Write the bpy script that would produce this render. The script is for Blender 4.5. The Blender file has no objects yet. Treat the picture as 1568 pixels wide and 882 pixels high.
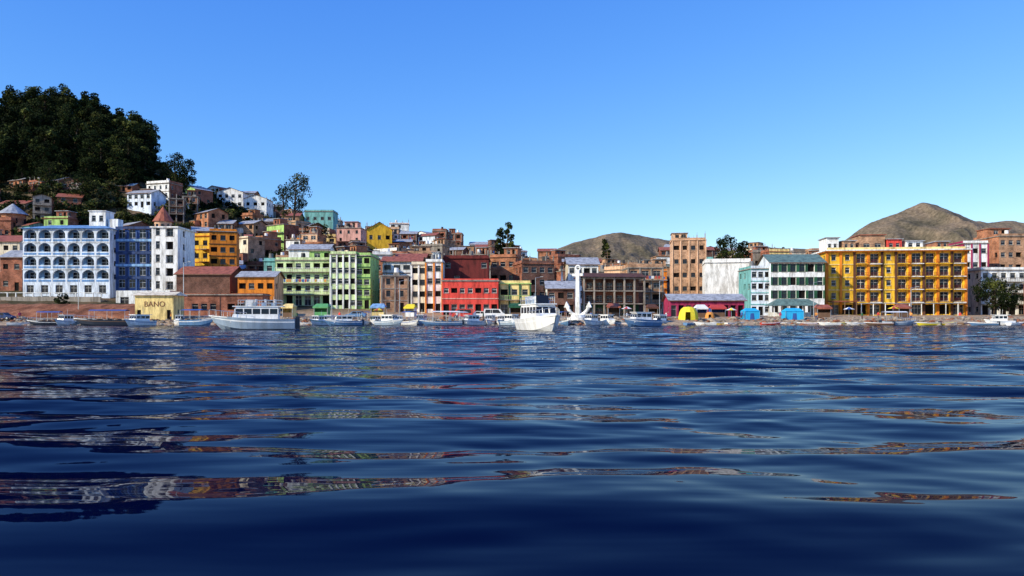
import bpy, math, random
import numpy as np
from mathutils import Vector, Matrix
R = random.Random(11)
FP, CH, V0 = 1176.0, 1.0, 490.0
scene = bpy.context.scene
def PX(u, d): return (u-784.0)/FP*d
def PZ(v, d): return CH+(V0-v)/FP*d
# ------------------------------------------------------------ terrain heights
UK = [-600, 0, 70, 150, 240, 300, 450, 600, 750, 900, 1050, 1200, 1568, 2200]
DK = [100, 143, 149, 158, 170, 200, 240, 290, 350, 420, 600, 1000, 5000]
col = {
 -600:[-3,-.5,.7,1.6,3.5,10,27,52,86,96,60,30,15],
 0:   [-3,-.5,.7,1.6,3.5,10,27,52,86,96,60,30,15],
 70:  [-3,-.5,.7,1.6,3.5,10,27,54,94,98,60,30,15],
 150: [-3,-.5,.7,1.6,3.2,9.5,26,53,86,90,55,28,15],
 240: [-3,-.5,.7,1.5,2.6,8.6,23,49,74,74,45,25,15],
 300: [-3,-.5,.7,1.5,2.3,8,20,43,61,60,38,22,15],
 450: [-3,-.5,.7,1.5,2.0,6.5,14,31,47,44,30,20,15],
 600: [-3,-.5,.7,1.5,2.0,5,11,22,37,33,25,18,15],
 750: [-3,-.5,.7,1.5,1.9,3.5,8,17,29,26,20,16,15],
 900: [-3,-.5,.7,1.5,1.8,2.6,5.5,12,22,20,16,15,15],
 1050:[-3,-.5,.7,1.5,1.8,2.4,5,11,20,18,15,15,15],
 1200:[-3,-.5,.7,1.5,1.8,2.4,6,12,20,18,15,15,15],
 1568:[-3,-.5,.7,1.5,1.8,2.4,7,13,20,18,15,15,15],
 2200:[-3,-.5,.7,1.5,1.8,2.4,7,13,20,18,15,15,15]}
TB = np.array([col[u] for u in UK], float)
def terr(x, y):
    x = np.asarray(x, float); y = np.asarray(y, float)
    u = np.clip(784+FP*x/np.maximum(y, 60), UK[0], UK[-1]); d = np.clip(y, DK[0], DK[-1])
    iu = np.clip(np.searchsorted(UK, u)-1, 0, len(UK)-2); iq = np.clip(np.searchsorted(DK, d)-1, 0, len(DK)-2)
    UA = np.array(UK, float); DA = np.array(DK, float)
    fu = (u-UA[iu])/(UA[iu+1]-UA[iu]); fd = (d-DA[iq])/(DA[iq+1]-DA[iq])
    return (TB[iu,iq]*(1-fu)*(1-fd)+TB[iu+1,iq]*fu*(1-fd)+TB[iu,iq+1]*(1-fu)*fd+TB[iu+1,iq+1]*fu*fd)
def T(x, y): return float(terr(x, y))
# ------------------------------------------------------------ materials
M = {}
def nodes(name):
    m = bpy.data.materials.new(name); m.use_nodes = True
    nt = m.node_tree; b = nt.nodes['Principled BSDF']
    M[name] = m
    return m, nt, b
def N(nt, t, **k):
    n = nt.nodes.new(t)
    for a, v in k.items(): setattr(n, a, v)
    return n
def mulcol(nt, fac_socket, c, lo, hi):
    mx = N(nt, 'ShaderNodeMix', data_type='RGBA')
    mx.inputs[6].default_value = (c[0]*lo, c[1]*lo*.96, c[2]*lo*.9, 1); mx.inputs[7].default_value = (min(c[0]*hi,.95), min(c[1]*hi,.95), min(c[2]*hi,.95), 1)
    nt.links.new(fac_socket, mx.inputs[0])
    return mx
def paint(name, c, rough=.75, lo=.42, hi=1.1, metal=0, spec=.3):
    m, nt, b = nodes(name)
    g = N(nt, 'ShaderNodeNewGeometry')
    mp = N(nt, 'ShaderNodeMapping'); mp.inputs['Scale'].default_value = (1, 1, .22)
    nt.links.new(g.outputs['Position'], mp.inputs[0])
    n1 = N(nt, 'ShaderNodeTexNoise'); n1.inputs['Scale'].default_value = 1.1; n1.inputs['Detail'].default_value = 10; n1.inputs['Roughness'].default_value = .75
    nt.links.new(mp.outputs[0], n1.inputs[0])
    mr = N(nt, 'ShaderNodeMapRange'); mr.inputs[1].default_value = .36; mr.inputs[2].default_value = .56
    nt.links.new(n1.outputs[0], mr.inputs[0])
    mx = mulcol(nt, mr.outputs[0], c, lo, hi)
    nt.links.new(mx.outputs[2], b.inputs['Base Color'])
    b.inputs['Roughness'].default_value = rough; b.inputs['Metallic'].default_value = metal
    b.inputs['Specular IOR Level'].default_value = spec
    return m
def brick(name, c, mortar=(.35,.3,.25)):
    m, nt, b = nodes(name)
    g = N(nt, 'ShaderNodeNewGeometry')
    sp = N(nt, 'ShaderNodeSeparateXYZ'); nt.links.new(g.outputs['Position'], sp.inputs[0])
    ad = N(nt, 'ShaderNodeMath', operation='ADD'); nt.links.new(sp.outputs[0], ad.inputs[0]); nt.links.new(sp.outputs[1], ad.inputs[1])
    cb = N(nt, 'ShaderNodeCombineXYZ'); nt.links.new(ad.outputs[0], cb.inputs[0]); nt.links.new(sp.outputs[2], cb.inputs[1])
    bt = N(nt, 'ShaderNodeTexBrick'); bt.inputs['Scale'].default_value = 1
    bt.inputs['Brick Width'].default_value = .36; bt.inputs['Row Height'].default_value = .2; bt.inputs['Mortar Size'].default_value = .012
    bt.inputs['Color1'].default_value = (*c, 1); bt.inputs['Color2'].default_value = (c[0]*.68, c[1]*.62, c[2]*.6, 1); bt.inputs['Mortar'].default_value = (*mortar, 1)
    nt.links.new(cb.outputs[0], bt.inputs[0])
    n1 = N(nt, 'ShaderNodeTexNoise'); n1.inputs['Scale'].default_value = .45; n1.inputs['Detail'].default_value = 9; n1.inputs['Roughness'].default_value = .68
    nt.links.new(g.outputs['Position'], n1.inputs[0])
    mr = N(nt, 'ShaderNodeMapRange'); mr.inputs[1].default_value = .36; mr.inputs[2].default_value = .62; mr.inputs[3].default_value = .42; mr.inputs[4].default_value = 1.25
    nt.links.new(n1.outputs[0], mr.inputs[0])
    vm = N(nt, 'ShaderNodeVectorMath', operation='SCALE'); nt.links.new(bt.outputs[0], vm.inputs[0]); nt.links.new(mr.outputs[0], vm.inputs['Scale'])
    nt.links.new(vm.outputs[0], b.inputs['Base Color']); b.inputs['Roughness'].default_value = .9; b.inputs['Specular IOR Level'].default_value = .15
def flat(name, c, rough=.5, metal=0, spec=.5):
    return paint(name, c, rough, .8, 1.05, metal, spec)
brick('brick_red', (.38,.115,.055)); brick('brick_orange', (.53,.20,.085)); brick('brick_tan', (.58,.33,.18)); brick('brick_dark', (.17,.06,.035))
for n, c in dict(white=(.84,.84,.80), cream=(.78,.68,.50), peach=(.74,.46,.28), orange=(.74,.23,.02), yellow=(.86,.50,.035), paleyellow=(.85,.65,.26),
    teal=(.18,.44,.42), bluewhite=(.72,.79,.86), blue=(.06,.13,.34), navy=(.03,.06,.16), green=(.38,.60,.18), palegreen=(.62,.76,.38), darkgreen=(.025,.11,.05),
    redpaint=(.70,.07,.05), maroon=(.15,.022,.018), magenta=(.36,.03,.09), concrete=(.32,.28,.23), grey=(.20,.20,.20), brown=(.12,.05,.028),
    pink=(.68,.36,.29), lightblue=(.22,.40,.64), rooftrim=(.14,.30,.56)).items(): paint(n, c)
paint('tin', (.40,.41,.42), .5, .4, 1.1); paint('redtin', (.36,.11,.06), .6); paint('bluetin', (.16,.27,.38), .5); paint('greentin', (.14,.22,.18), .5)
flat('frame', (.5,.49,.45)); flat('frame_dark', (.07,.05,.04)); flat('cyan_canvas', (.02,.42,.75), .7); flat('yellow_canvas', (.85,.68,.03), .7)
flat('red_canvas', (.5,.05,.04), .7); flat('green_canvas', (.10,.35,.12), .7); flat('white_canvas', (.8,.8,.78), .7); flat('blue_canvas', (.03,.10,.35), .7)
flat('orange_canvas', (.7,.28,.05), .7)
flat('gelcoat', (.85,.85,.83), .25); flat('gelcoat_blue', (.12,.24,.42), .3); flat('gelcoat_grey', (.34,.43,.52), .3); flat('hull_dark', (.03,.04,.06), .4)
flat('steel', (.6,.6,.6), .3, .8); flat('tyre', (.015,.015,.015), .9); flat('skin', (.32,.17,.10), .6); flat('hair', (.01,.008,.006), .6)
flat('jeans', (.03,.05,.12), .9); flat('text_brown', (.22,.08,.03), .8); flat('tank_black', (.02,.02,.02), .6); flat('wood', (.16,.09,.05), .8)
m, nt, b = nodes('glass'); b.inputs['Base Color'].default_value = (.012,.016,.024,1); b.inputs['Roughness'].default_value = .12; b.inputs['Specular IOR Level'].default_value=.3
m, nt, b = nodes('void'); b.inputs['Base Color'].default_value = (.012,.01,.009,1); b.inputs['Roughness'].default_value = .9; b.inputs['Specular IOR Level'].default_value=.1
def leafmat(name, c):
    m, nt, b = nodes(name)
    g = N(nt, 'ShaderNodeNewGeometry'); n1 = N(nt, 'ShaderNodeTexNoise'); n1.inputs['Scale'].default_value = .25; n1.inputs['Detail'].default_value = 6
    nt.links.new(g.outputs['Position'], n1.inputs[0])
    mr = N(nt, 'ShaderNodeMapRange'); mr.inputs[1].default_value = .38; mr.inputs[2].default_value = .62; nt.links.new(n1.outputs[0], mr.inputs[0])
    mx = mulcol(nt, mr.outputs[0], c, .5, 1.5); nt.links.new(mx.outputs[2], b.inputs['Base Color']); b.inputs['Roughness'].default_value = .85
    b.inputs['Specular IOR Level'].default_value = .08
leafmat('leaf_dark', (.010,.018,.005)); leafmat('leaf_mid', (.026,.038,.010)); leafmat('leaf_light', (.075,.085,.020)); leafmat('bark', (.10,.07,.045)); leafmat('scrub', (.085,.075,.03))
def groundmat(name, c1, c2, c3, sc, sand=None, bump=.8, lo=.5):
    m, nt, b = nodes(name)
    g = N(nt, 'ShaderNodeNewGeometry')
    n1 = N(nt, 'ShaderNodeTexNoise'); n1.inputs['Scale'].default_value = sc; n1.inputs['Detail'].default_value = 12; n1.inputs['Roughness'].default_value = .65
    n2 = N(nt, 'ShaderNodeTexNoise'); n2.inputs['Scale'].default_value = sc*14; n2.inputs['Detail'].default_value = 8; n2.inputs['Roughness'].default_value = .7
    nt.links.new(g.outputs['Position'], n1.inputs[0]); nt.links.new(g.outputs['Position'], n2.inputs[0])
    r = N(nt, 'ShaderNodeValToRGB'); r.color_ramp.elements[0].position = .38; r.color_ramp.elements[1].position = .62
    r.color_ramp.elements[0].color = (*c1, 1); r.color_ramp.elements[1].color = (*c2, 1)
    e = r.color_ramp.elements.new(.5); e.color = (*c3, 1)
    nt.links.new(n1.outputs[0], r.inputs[0]); out=r.outputs[0]
    if sand:
        s=N(nt,'ShaderNodeSeparateXYZ'); nt.links.new(g.outputs['Position'],s.inputs[0])
        k=N(nt,'ShaderNodeMapRange'); k.inputs[1].default_value=2.2; k.inputs[2].default_value=4.0; nt.links.new(s.outputs[2],k.inputs[0])
        mx=N(nt,'ShaderNodeMix',data_type='RGBA'); mx.inputs[6].default_value=(*sand,1); nt.links.new(out,mx.inputs[7]); nt.links.new(k.outputs[0],mx.inputs[0]); out=mx.outputs[2]
    mr = N(nt, 'ShaderNodeMapRange'); mr.inputs[1].default_value = .3; mr.inputs[2].default_value = .7; mr.inputs[3].default_value = lo; mr.inputs[4].default_value = 1.35
    nt.links.new(n2.outputs[0], mr.inputs[0])
    vm = N(nt, 'ShaderNodeVectorMath', operation='SCALE'); nt.links.new(out, vm.inputs[0]); nt.links.new(mr.outputs[0], vm.inputs['Scale'])
    nt.links.new(vm.outputs[0], b.inputs['Base Color']); b.inputs['Roughness'].default_value = .95; b.inputs['Specular IOR Level'].default_value = .1
    bp = N(nt, 'ShaderNodeBump'); bp.inputs['Strength'].default_value = bump; bp.inputs['Distance'].default_value = .6/sc*.06
    nt.links.new(n2.outputs[0], bp.inputs['Height']); nt.links.new(bp.outputs[0], b.inputs['Normal'])
groundmat('earth', (.045,.045,.02), (.20,.13,.075), (.09,.07,.035), .12, sand=(.46,.33,.21))
groundmat('mountain_earth', (.11,.095,.06), (.27,.20,.13), (.19,.15,.10), .013, bump=.7, lo=.35)
groundmat('redbank', (.16,.065,.035), (.40,.18,.10), (.28,.11,.06), .3)
groundmat('stone', (.14,.12,.10), (.46,.38,.29), (.30,.24,.18), .5)
# ------------------------------------------------------------ mesh builder
class MB:
    def __init__(s): s.v=[]; s.f=[]; s.m=[]; s.mats=[]; s.X=None
    def mi(s, n):
        if n not in s.mats: s.mats.append(n)
        return s.mats.index(n)
    def add(s, pts, faces, mat):
        k=len(s.v)
        if s.X is not None: pts=[tuple(s.X@Vector(p)) for p in pts]
        s.v += [tuple(p) for p in pts]; i=s.mi(mat)
        for f in faces: s.f.append(tuple(k+j for j in f)); s.m.append(i)
    def quad(s, a,b,c,d, mat): s.add([a,b,c,d], [(0,1,2,3)], mat)
    def box(s, x0,x1,y0,y1,z0,z1, mat):
        s.add([(x0,y0,z0),(x1,y0,z0),(x1,y1,z0),(x0,y1,z0),(x0,y0,z1),(x1,y0,z1),(x1,y1,z1),(x0,y1,z1)],
              [(0,3,2,1),(4,5,6,7),(0,1,5,4),(1,2,6,5),(2,3,7,6),(3,0,4,7)], mat)
    def cyl(s, p0,p1,r0,r1,mat,n=8):
        p0=Vector(p0); p1=Vector(p1); a=(p1-p0).normalized()
        t=Vector((0,0,1)) if abs(a.z)<.9 else Vector((1,0,0)); e=a.cross(t).normalized(); g=a.cross(e)
        P=[p0+(e*math.cos(2*math.pi*i/n)+g*math.sin(2*math.pi*i/n))*r0 for i in range(n)]+[p1+(e*math.cos(2*math.pi*i/n)+g*math.sin(2*math.pi*i/n))*r1 for i in range(n)]
        s.add(P, [(i,(i+1)%n,n+(i+1)%n,n+i) for i in range(n)]+[tuple(range(n))[::-1], tuple(range(n,2*n))], mat)
    def wall(s, P, ex, W, z0, z1, ops, wm, rec=.22, gm='glass', fm='frame', sill=True):
        P=Vector(P); ex=Vector(ex); n=ex.cross(Vector((0,0,1)))
        xs=sorted(set([0,W]+[round(o[0],4) for o in ops]+[round(o[1],4) for o in ops])); zs=sorted(set([z0,z1]+[round(o[2],4) for o in ops]+[round(o[3],4) for o in ops]))
        def q(x,z,dn=0): return P+ex*x+Vector((0,0,z))-n*dn
        for j in range(len(zs)-1):
            za,zb=zs[j],zs[j+1]; zc=(za+zb)/2; start=None
            for i in range(len(xs)-1):
                xc=(xs[i]+xs[i+1])/2
                hole=any(o[0]<xc<o[1] and o[2]<zc<o[3] for o in ops)
                if not hole and start is None: start=xs[i]
                if hole and start is not None: s.quad(q(start,za),q(xs[i],za),q(xs[i],zb),q(start,zb),wm); start=None
            if start is not None: s.quad(q(start,za),q(W,za),q(W,zb),q(start,zb),wm)
        for o in ops:
            x0,x1,za,zb=o[:4]; g=o[4] if len(o)>4 and o[4] else gm; r=o[5] if len(o)>5 else rec
            s.quad(q(x0,za,r),q(x1,za,r),q(x1,zb,r),q(x0,zb,r),g)
            s.quad(q(x0,za),q(x1,za),q(x1,za,r),q(x0,za,r),wm); s.quad(q(x0,zb,r),q(x1,zb,r),q(x1,zb),q(x0,zb),wm)
            s.quad(q(x0,za),q(x0,za,r),q(x0,zb,r),q(x0,zb),wm); s.quad(q(x1,za,r),q(x1,za),q(x1,zb),q(x1,zb,r),wm)
            if g=='glass' and fm:
                t=.06; rr=r-.05
                nm=max(1,round((x1-x0)/.9))
                for k in range(nm+1):
                    xx=x0+t/2+(x1-x0-t)*k/nm
                    s.quad(q(xx-t/2,za,rr),q(xx+t/2,za,rr),q(xx+t/2,zb,rr),q(xx-t/2,zb,rr),fm)
                for zz in (za+t/2,zb-t/2,za+(zb-za)*.65):
                    s.quad(q(x0,zz-t/2,rr-.004),q(x1,zz-t/2,rr-.004),q(x1,zz+t/2,rr-.004),q(x0,zz+t/2,rr-.004),fm)
                if sill:
                    pts=[q(x0-.08,za-.1,-.09),q(x1+.08,za-.1,-.09),q(x1+.08,za-.002,-.09),q(x0-.08,za-.002,-.09),q(x0-.08,za-.1,.01),q(x1+.08,za-.1,.01),q(x1+.08,za-.002,.01),q(x0-.08,za-.002,.01)]
                    s.add(pts,[(0,1,2,3),(3,2,6,7),(0,4,5,1),(0,3,7,4),(1,5,6,2)],'concrete')
    def finish(s, name, loc=(0,0,0), yaw=0, parent=None, smooth=False):
        me=bpy.data.meshes.new(name+'_mesh'); me.from_pydata(s.v,[],s.f)
        for n in s.mats: me.materials.append(M[n])
        me.polygons.foreach_set('material_index', s.m)
        if smooth: me.polygons.foreach_set('use_smooth',[True]*len(s.f))
        me.update()
        o=bpy.data.objects.new(name, me); scene.collection.objects.link(o); o.location=loc; o.rotation_euler=(0,0,yaw)
        if parent: o.parent=parent
        return o
def empty(name, loc=(0,0,0)):
    o=bpy.data.objects.new(name,None); scene.collection.objects.link(o); o.location=loc; o.empty_display_size=.5; return o
# ------------------------------------------------------------ generic building
FOOT=[]
def winops(W, st, sh, bays, ww, wh, sill=.95, ground=None, skip=0., rnd=R):
    ops=[]; bw=W/bays
    for f in range(st):
        for b_ in range(bays):
            if rnd.random()<skip: continue
            c=(b_+.5)*bw
            if f==0 and ground=='shop':
                ops.append((c-bw*.36,c+bw*.36,.05,2.5,'void' if rnd.random()<.6 else None,.35))
            elif f==0 and ground=='door' and b_==bays//2:
                ops.append((c-.55,c+.55,.02,2.15,'void',.2))
            else:
                j=rnd.random()
                if j<.15: ops.append((c-ww*.62,c+ww*.62,f*sh+sill,f*sh+sill+wh,'void',.5))
                else: ops.append((c-ww/2,c+ww/2,f*sh+sill,f*sh+sill+wh,'void' if j<.32 else None))
    return ops
def mkbuilding(name, x, y, zb, W, D, H, wall, side=None, yaw=0, st=None, bays=None, ww=1.3, wh=1.3, roof='flat', band=None, balc=None,
             ground='door', frame='frame', skip=.0, sskip=.35, parapet=.6, tank=True, top=0, cols=None, rail='frame_dark', stubs=False, rnd=R, shutters=None, annex=None):
    mb=MB(); st=st or max(1,round(H/2.9)); sh=H/st; bays=bays or max(1,round(W/2.7)); side=side or wall
    wh=min(wh,sh*.62); ww=min(ww,W/bays*.75)
    ops=winops(W,st,sh,bays,ww,wh,sh*.3,ground,skip,rnd)
    mb.wall((-W/2,0,0),(1,0,0),W,-5,H,ops,wall,fm=frame)
    sb=max(1,round(D/3.2))
    mb.wall((-W/2,D,0),(0,-1,0),D,-5,H,winops(D,st,sh,sb,min(ww,1.2),wh,sh*.3,None,sskip,rnd),side,fm=frame)
    mb.wall((W/2,0,0),(0,1,0),D,-5,H,winops(D,st,sh,sb,min(ww,1.2),wh,sh*.3,None,sskip,rnd),side,fm=frame)
    mb.quad((W/2,D,-5),(-W/2,D,-5),(-W/2,D,H),(W/2,D,H),side)
    if shutters:
        for o in ops:
            if o[2]>1.5 or ground!='shop':
                for sx in (o[0]-W/2-.42, o[1]-W/2+.04): mb.box(sx,sx+.38,-.07,-.003,o[2],o[3],shutters)
    if band:
        for f in range(1,st+1 if roof=='flat' else st):
            mb.box(-W/2-.12,W/2+.12,-.13,-.003,f*sh-.22,f*sh-.003,band)
            if cols=='concrete': mb.box(W/2+.003,W/2+.11,.1,D-.1,f*sh-.22,f*sh-.003,band); mb.box(-W/2-.11,-W/2-.003,.1,D-.1,f*sh-.22,f*sh-.003,band)
    if cols:
        for k in range(bays+1):
            cx=-W/2+W*k/bays; mb.box(cx-.18,cx+.18,-.21,-.004,-.5,H-.004,cols)
    if balc:
        for f in range(1,st):
            if balc=='full': rng=[(-W/2+.1,W/2-.1)]
            else: rng=[(-W/2+W*(b_+.5)/bays-ww*.8,-W/2+W*(b_+.5)/bays+ww*.8) for b_ in range(bays) if rnd.random()<.75]
            for a,c in rng:
                z=f*sh-.02; mb.box(a,c,-1.15,-.004,z-.14,z,'concrete')
                mb.box(a,c,-1.15,-1.09,z+.9,z+.97,rail)
                n=max(2,int((c-a)/.45))
                for i in range(n+1):
                    xx=a+(c-a-.05)*i/n; mb.box(xx,xx+.05,-1.14,-1.1,z,z+.9,rail)
                if rnd.random()<.25:
                    xx=a
                    while xx<c-.7:
                        w_=rnd.uniform(.3,.6); mb.box(xx,xx+w_,-1.18,-1.155,z+.25,z+.93,rnd.choice(['white_canvas','red_canvas','blue_canvas','orange_canvas'])); xx+=w_+rnd.uniform(.05,.4)
    if annex:
        aw=W*rnd.uniform(.35,.6); ah=H*rnd.uniform(.35,.75); sx=rnd.choice([-1,1]); cx=sx*(W/2-aw/2); ad=rnd.uniform(1.5,3)
        mb.X=Matrix.Translation((cx,-ad-.25,0))
        mb.wall((-aw/2,0,0),(1,0,0),aw,-5,ah,winops(aw,max(1,round(ah/2.8)),ah/max(1,round(ah/2.8)),max(1,round(aw/2.4)),1.1,1.1,.9,None,.2,rnd),annex,fm=frame)
        mb.wall((-aw/2,ad,0),(0,-1,0),ad,-5,ah,[],annex); mb.wall((aw/2,0,0),(0,1,0),ad,-5,ah,[],annex)
        mb.box(-aw/2-.15,aw/2+.15,-.2,ad-.0,ah,ah+.14,rnd.choice(['concrete','tin','redtin'])); mb.X=None
    if roof=='flat':
        mb.box(-W/2-.25,W/2+.25,-.35,D+.2,H,H+.2,'concrete' if rnd.random()<.5 else side)
        p=parapet
        if p>0:
            t=.15; z0=H+.2
            mb.box(-W/2,W/2,0,t,z0,z0+p,wall); mb.box(-W/2,W/2,D-t,D,z0,z0+p,side); mb.box(-W/2,-W/2+t,t,D-t,z0,z0+p,side); mb.box(W/2-t,W/2,t,D-t,z0,z0+p,side)
        if top:
            tw=W*rnd.uniform(.35,.6); tx=rnd.choice([-W/2+.3, W/2-.3-tw, -tw/2]); td=D*.5
            zt=H+.2
            sv=mb.X; mb.X=Matrix.Translation((tx+tw/2,D*.4,zt))
            mb.wall((-tw/2,0,0),(1,0,0),tw,0,2.5,[(tw*.2,tw*.45,.9,2.0),(tw*.6,tw*.8,.05,2.1,'void')] ,side,fm=frame)
            mb.quad((-tw/2,td,0),(-tw/2,0,0),(-tw/2,0,2.5),(-tw/2,td,2.5),side); mb.quad((tw/2,0,0),(tw/2,td,0),(tw/2,td,2.5),(tw/2,0,2.5),side); mb.quad((tw/2,td,0),(-tw/2,td,0),(-tw/2,td,2.5),(tw/2,td,2.5),side)
            mb.box(-tw/2-.3,tw/2+.3,-.5,td+.3,2.5,2.65,rnd.choice(['tin','redtin','concrete','tin']))
            mb.X=sv
        if tank and rnd.random()<.7:
            tx=rnd.uniform(-W/2+1,W/2-1); ty=D*.3
            mb.box(tx-.6,tx+.6,ty-.6,ty+.6,H+.2,H+1.0,'concrete'); mb.cyl((tx,ty,H+1.0),(tx,ty,H+2.1),.55,.5,rnd.choice(['tank_black','grey','gelcoat','tank_black']),10)
        if stubs:
            for k in range(bays+1):
                cx=-W/2+.15+(W-.3)*k/bays
                for yy in (.2,D-.3):
                    hh=rnd.uniform(.9,1.9); mb.box(cx-.13,cx+.13,yy,yy+.26,H+.2,H+.2+hh,'concrete'); mb.cyl((cx,yy+.13,H+.2+hh),(cx+.05,yy+.13,H+1.0+hh),.025,.02,'brown',4)
    elif roof=='gable':
        rm=rnd.choice(['tin','redtin','redtin','tin']); rh=W*.18; o=.45
        if name.startswith('yellow_peaked'): rm='yellow'; rh=W*.33
        mb.quad((-W/2-o,-o,H-.1),(0,-o,H+rh),(0,D+o,H+rh),(-W/2-o,D+o,H-.1),rm); mb.quad((0,-o,H+rh),(W/2+o,-o,H-.1),(W/2+o,D+o,H-.1),(0,D+o,H+rh),rm)
        mb.add([(-W/2,0,H),(W/2,0,H),(0,0,H+rh-.1)],[(0,1,2)],wall); mb.add([(-W/2,D,H),(W/2,D,H),(0,D,H+rh-.1)],[(2,1,0)],side)
    elif roof in ('tin','redtin','bluetin','greentin'):
        o=.5; rh=D*.22
        A=[(-W/2-o,-o,H),(W/2+o,-o,H),(W/2+o,D/2,H+rh),(-W/2-o,D/2,H+rh),(W/2+o,D+o,H),(-W/2-o,D+o,H)]
        mb.add(A,[(0,1,2,3),(3,2,4,5)],roof); mb.add([(p[0],p[1],p[2]-.12) for p in A],[(3,2,1,0),(5,4,2,3)],'wood')
        mb.box(-W/2-o,W/2+o,-o-.02,-o+.03,H-.18,H-.005,'wood')
        for sx in (-W/2,W/2): mb.add([(sx,0,H),(sx,D,H),(sx,D/2,H+rh-.1)],[(0,1,2)],side)
    return mb.finish(name,(x,y,zb),yaw)
def B(name,u0,u1,vt,d,wall,vb=None,depth=10,yaw=0,**k):
    W=(u1-u0)/FP*d; x=PX((u0+u1)/2,d); zt=PZ(vt,d); zb=PZ(vb,d) if vb else T(x,d)
    FOOT.append((u0,u1,vt,d,depth))
    return mkbuilding(name,x,d,zb,W,depth,zt-zb,wall,yaw=math.radians(yaw),**k)
# ------------------------------------------------------------ ARCHED HOTEL (left)
def arched_hotel():
    d=185; mb=MB(); W=PX(168,d)-PX(35,d); zb=7.0; H=PZ(350,d)-zb
    sh=H/5; nb=6; bw=W/nb; wm='bluewhite'; rec=1.6
    mb.wall((-W/2,0,0),(1,0,0),W,-6,sh*.95,[(k*bw+bw*.25,k*bw+bw*.75,sh*.15,sh*.75) for k in range(nb)],wm)
    zf=sh*.95
    rh=(H-zf)/4
    for f in range(4):
        z0=zf+f*rh; z1=z0+rh
        for k in range(nb):
            x0=-W/2+k*bw; x1=x0+bw; a=x0+bw*.08; c=x1-bw*.08; par=z0+rh*.28; spr=z0+rh*.56; r=(c-a)/2; rz=rh*.36; cx=(a+c)/2
            mb.quad((x0,0,z0),(x1,0,z0),(x1,0,par),(x0,0,par),wm)
            mb.quad((x0,0,par),(a,0,par),(a,0,z1),(x0,0,z1),wm); mb.quad((c,0,par),(x1,0,par),(x1,0,z1),(c,0,z1),wm)
            mb.quad((a,0,par),(c,0,par),(c,.2,par),(a,.2,par),wm)
            mb.quad((a,0,par),(a,rec*.3,par),(a,rec*.3,spr),(a,0,spr),wm); mb.quad((c,rec*.3,par),(c,0,par),(c,0,spr),(c,rec*.3,spr),wm)
            ns=10; pr=None
            for i in range(ns+1):
                t=math.pi*(1-i/ns); p=(cx+r*math.cos(t), spr+rz*math.sin(t))
                if pr: 
                    mb.quad((pr[0],0,pr[1]),(p[0],0,p[1]),(p[0],0,z1),(pr[0],0,z1),wm)
                    mb.quad((pr[0],rec*.3,pr[1]),(p[0],rec*.3,p[1]),(p[0],0,p[1]),(pr[0],0,pr[1]),wm)
                pr=p
            mb.box(a,c,-.06,-.003,z0+rh*.06,z0+rh*.20,'rooftrim')
            mb.wall((x0,rec,0),(1,0,0),bw,z0,z1,[(bw*.18,bw*.82,z0+.15,z0+rh*.78)],'lightblue',fm='white',sill=False)
        mb.box(-W/2-.1,W/2+.1,-.16,-.003,z1-.14,z1-.002,'white' if f<3 else 'rooftrim')
        mb.quad((-W/2,0,z0+.01),(W/2,0,z0+.01),(W/2,rec,z0+.01),(-W/2,rec,z0+.01),'concrete')
    for sx,ex,ox in ((-W/2,(0,-1,0),12),(W/2,(0,1,0),0)):
        mb.wall((sx,ox,0),ex,12,-6,H,[(a+1,a+2.3,zf+f*rh+.9,zf+f*rh+2.1) for f in range(4) for a in (1,5,8.5)],'bluewhite')
    mb.quad((W/2,12,-6),(-W/2,12,-6),(-W/2,12,H),(W/2,12,H),wm)
    o=.6
    P=[(-W/2-o,-o,H),(W/2+o,-o,H),(W/2+o,12+o,H),(-W/2-o,12+o,H),(-W/2+4,5,H+1.4),(W/2-4,5,H+1.4)]
    mb.add(P,[(0,1,5,4),(1,2,5),(2,3,4,5),(3,0,4),(0,3,2,1)],'rooftrim')
    mb.X=Matrix.Translation((W*.16,4,H+.5)); mb.wall((0,0,0),(1,0,0),4,0,4.2,[(.6,1.6,1.8,3.2),(2.4,3.4,1.8,3.2)],'white'); mb.box(0,4,.25,4,0,4.19,'white'); mb.box(-.2,4.2,-.25,4.2,4.2,4.4,'white'); mb.box(4.4,6.8,.5,3,0,2.4,'white'); mb.X=None
    w2=PX(232,d)-PX(168,d); x0=W/2+.01; mb.X=Matrix.Translation((x0,3.2,0))
    ops=[(k*w2/4+w2*.05,k*w2/4+w2*.21,f*3.05+1.9,f*3.05+3.9,'glass') for f in range(5) for k in range(4)]
    mb.wall((0,0,0),(1,0,0),w2,-6,H-.3,ops,'blue',fm='bluewhite')
    for k in range(5): mb.box(k*w2/4-.15 if k else .002,k*w2/4+.15,-.5,-.003,-1,H-.4,'navy' if k%2 else 'blue')
    for f in range(1,6): mb.box(.01,w2-.01,-.6,-.51,f*3.05+1.0,f*3.05+1.6,'navy' if f%2 else 'lightblue')
    mb.box(-.0,w2,.3,10,H-.3,H,'bluetin')
    mb.X=Matrix.Translation((x0+w2,0,0)); w3=PX(271,d)-PX(231,d)
    ops=[]
    for f in range(5): ops+= [(1.0,2.0,f*3.2+1.6,f*3.2+3.4),(3.4,5.2,f*3.2+1.4,f*3.2+3.3,'void' if f%2 else None,.8)]
    mb.wall((0,0,0),(1,0,0),w3,-6,H+.2,ops,'white'); mb.wall((w3,0,0),(0,1,0),10,-6,H+.2,[(3,4.2,f*3.2+1.6,f*3.2+3) for f in range(5)],'white')
    mb.wall((0,10,0),(0,-1,0),10,-6,H+.2,[],'white'); mb.box(-.3,w3+.3,-.4,10.2,H+.2,H+.5,'white')
    mb.X=Matrix.Translation((x0+w2-6,-5,0)); 
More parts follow.
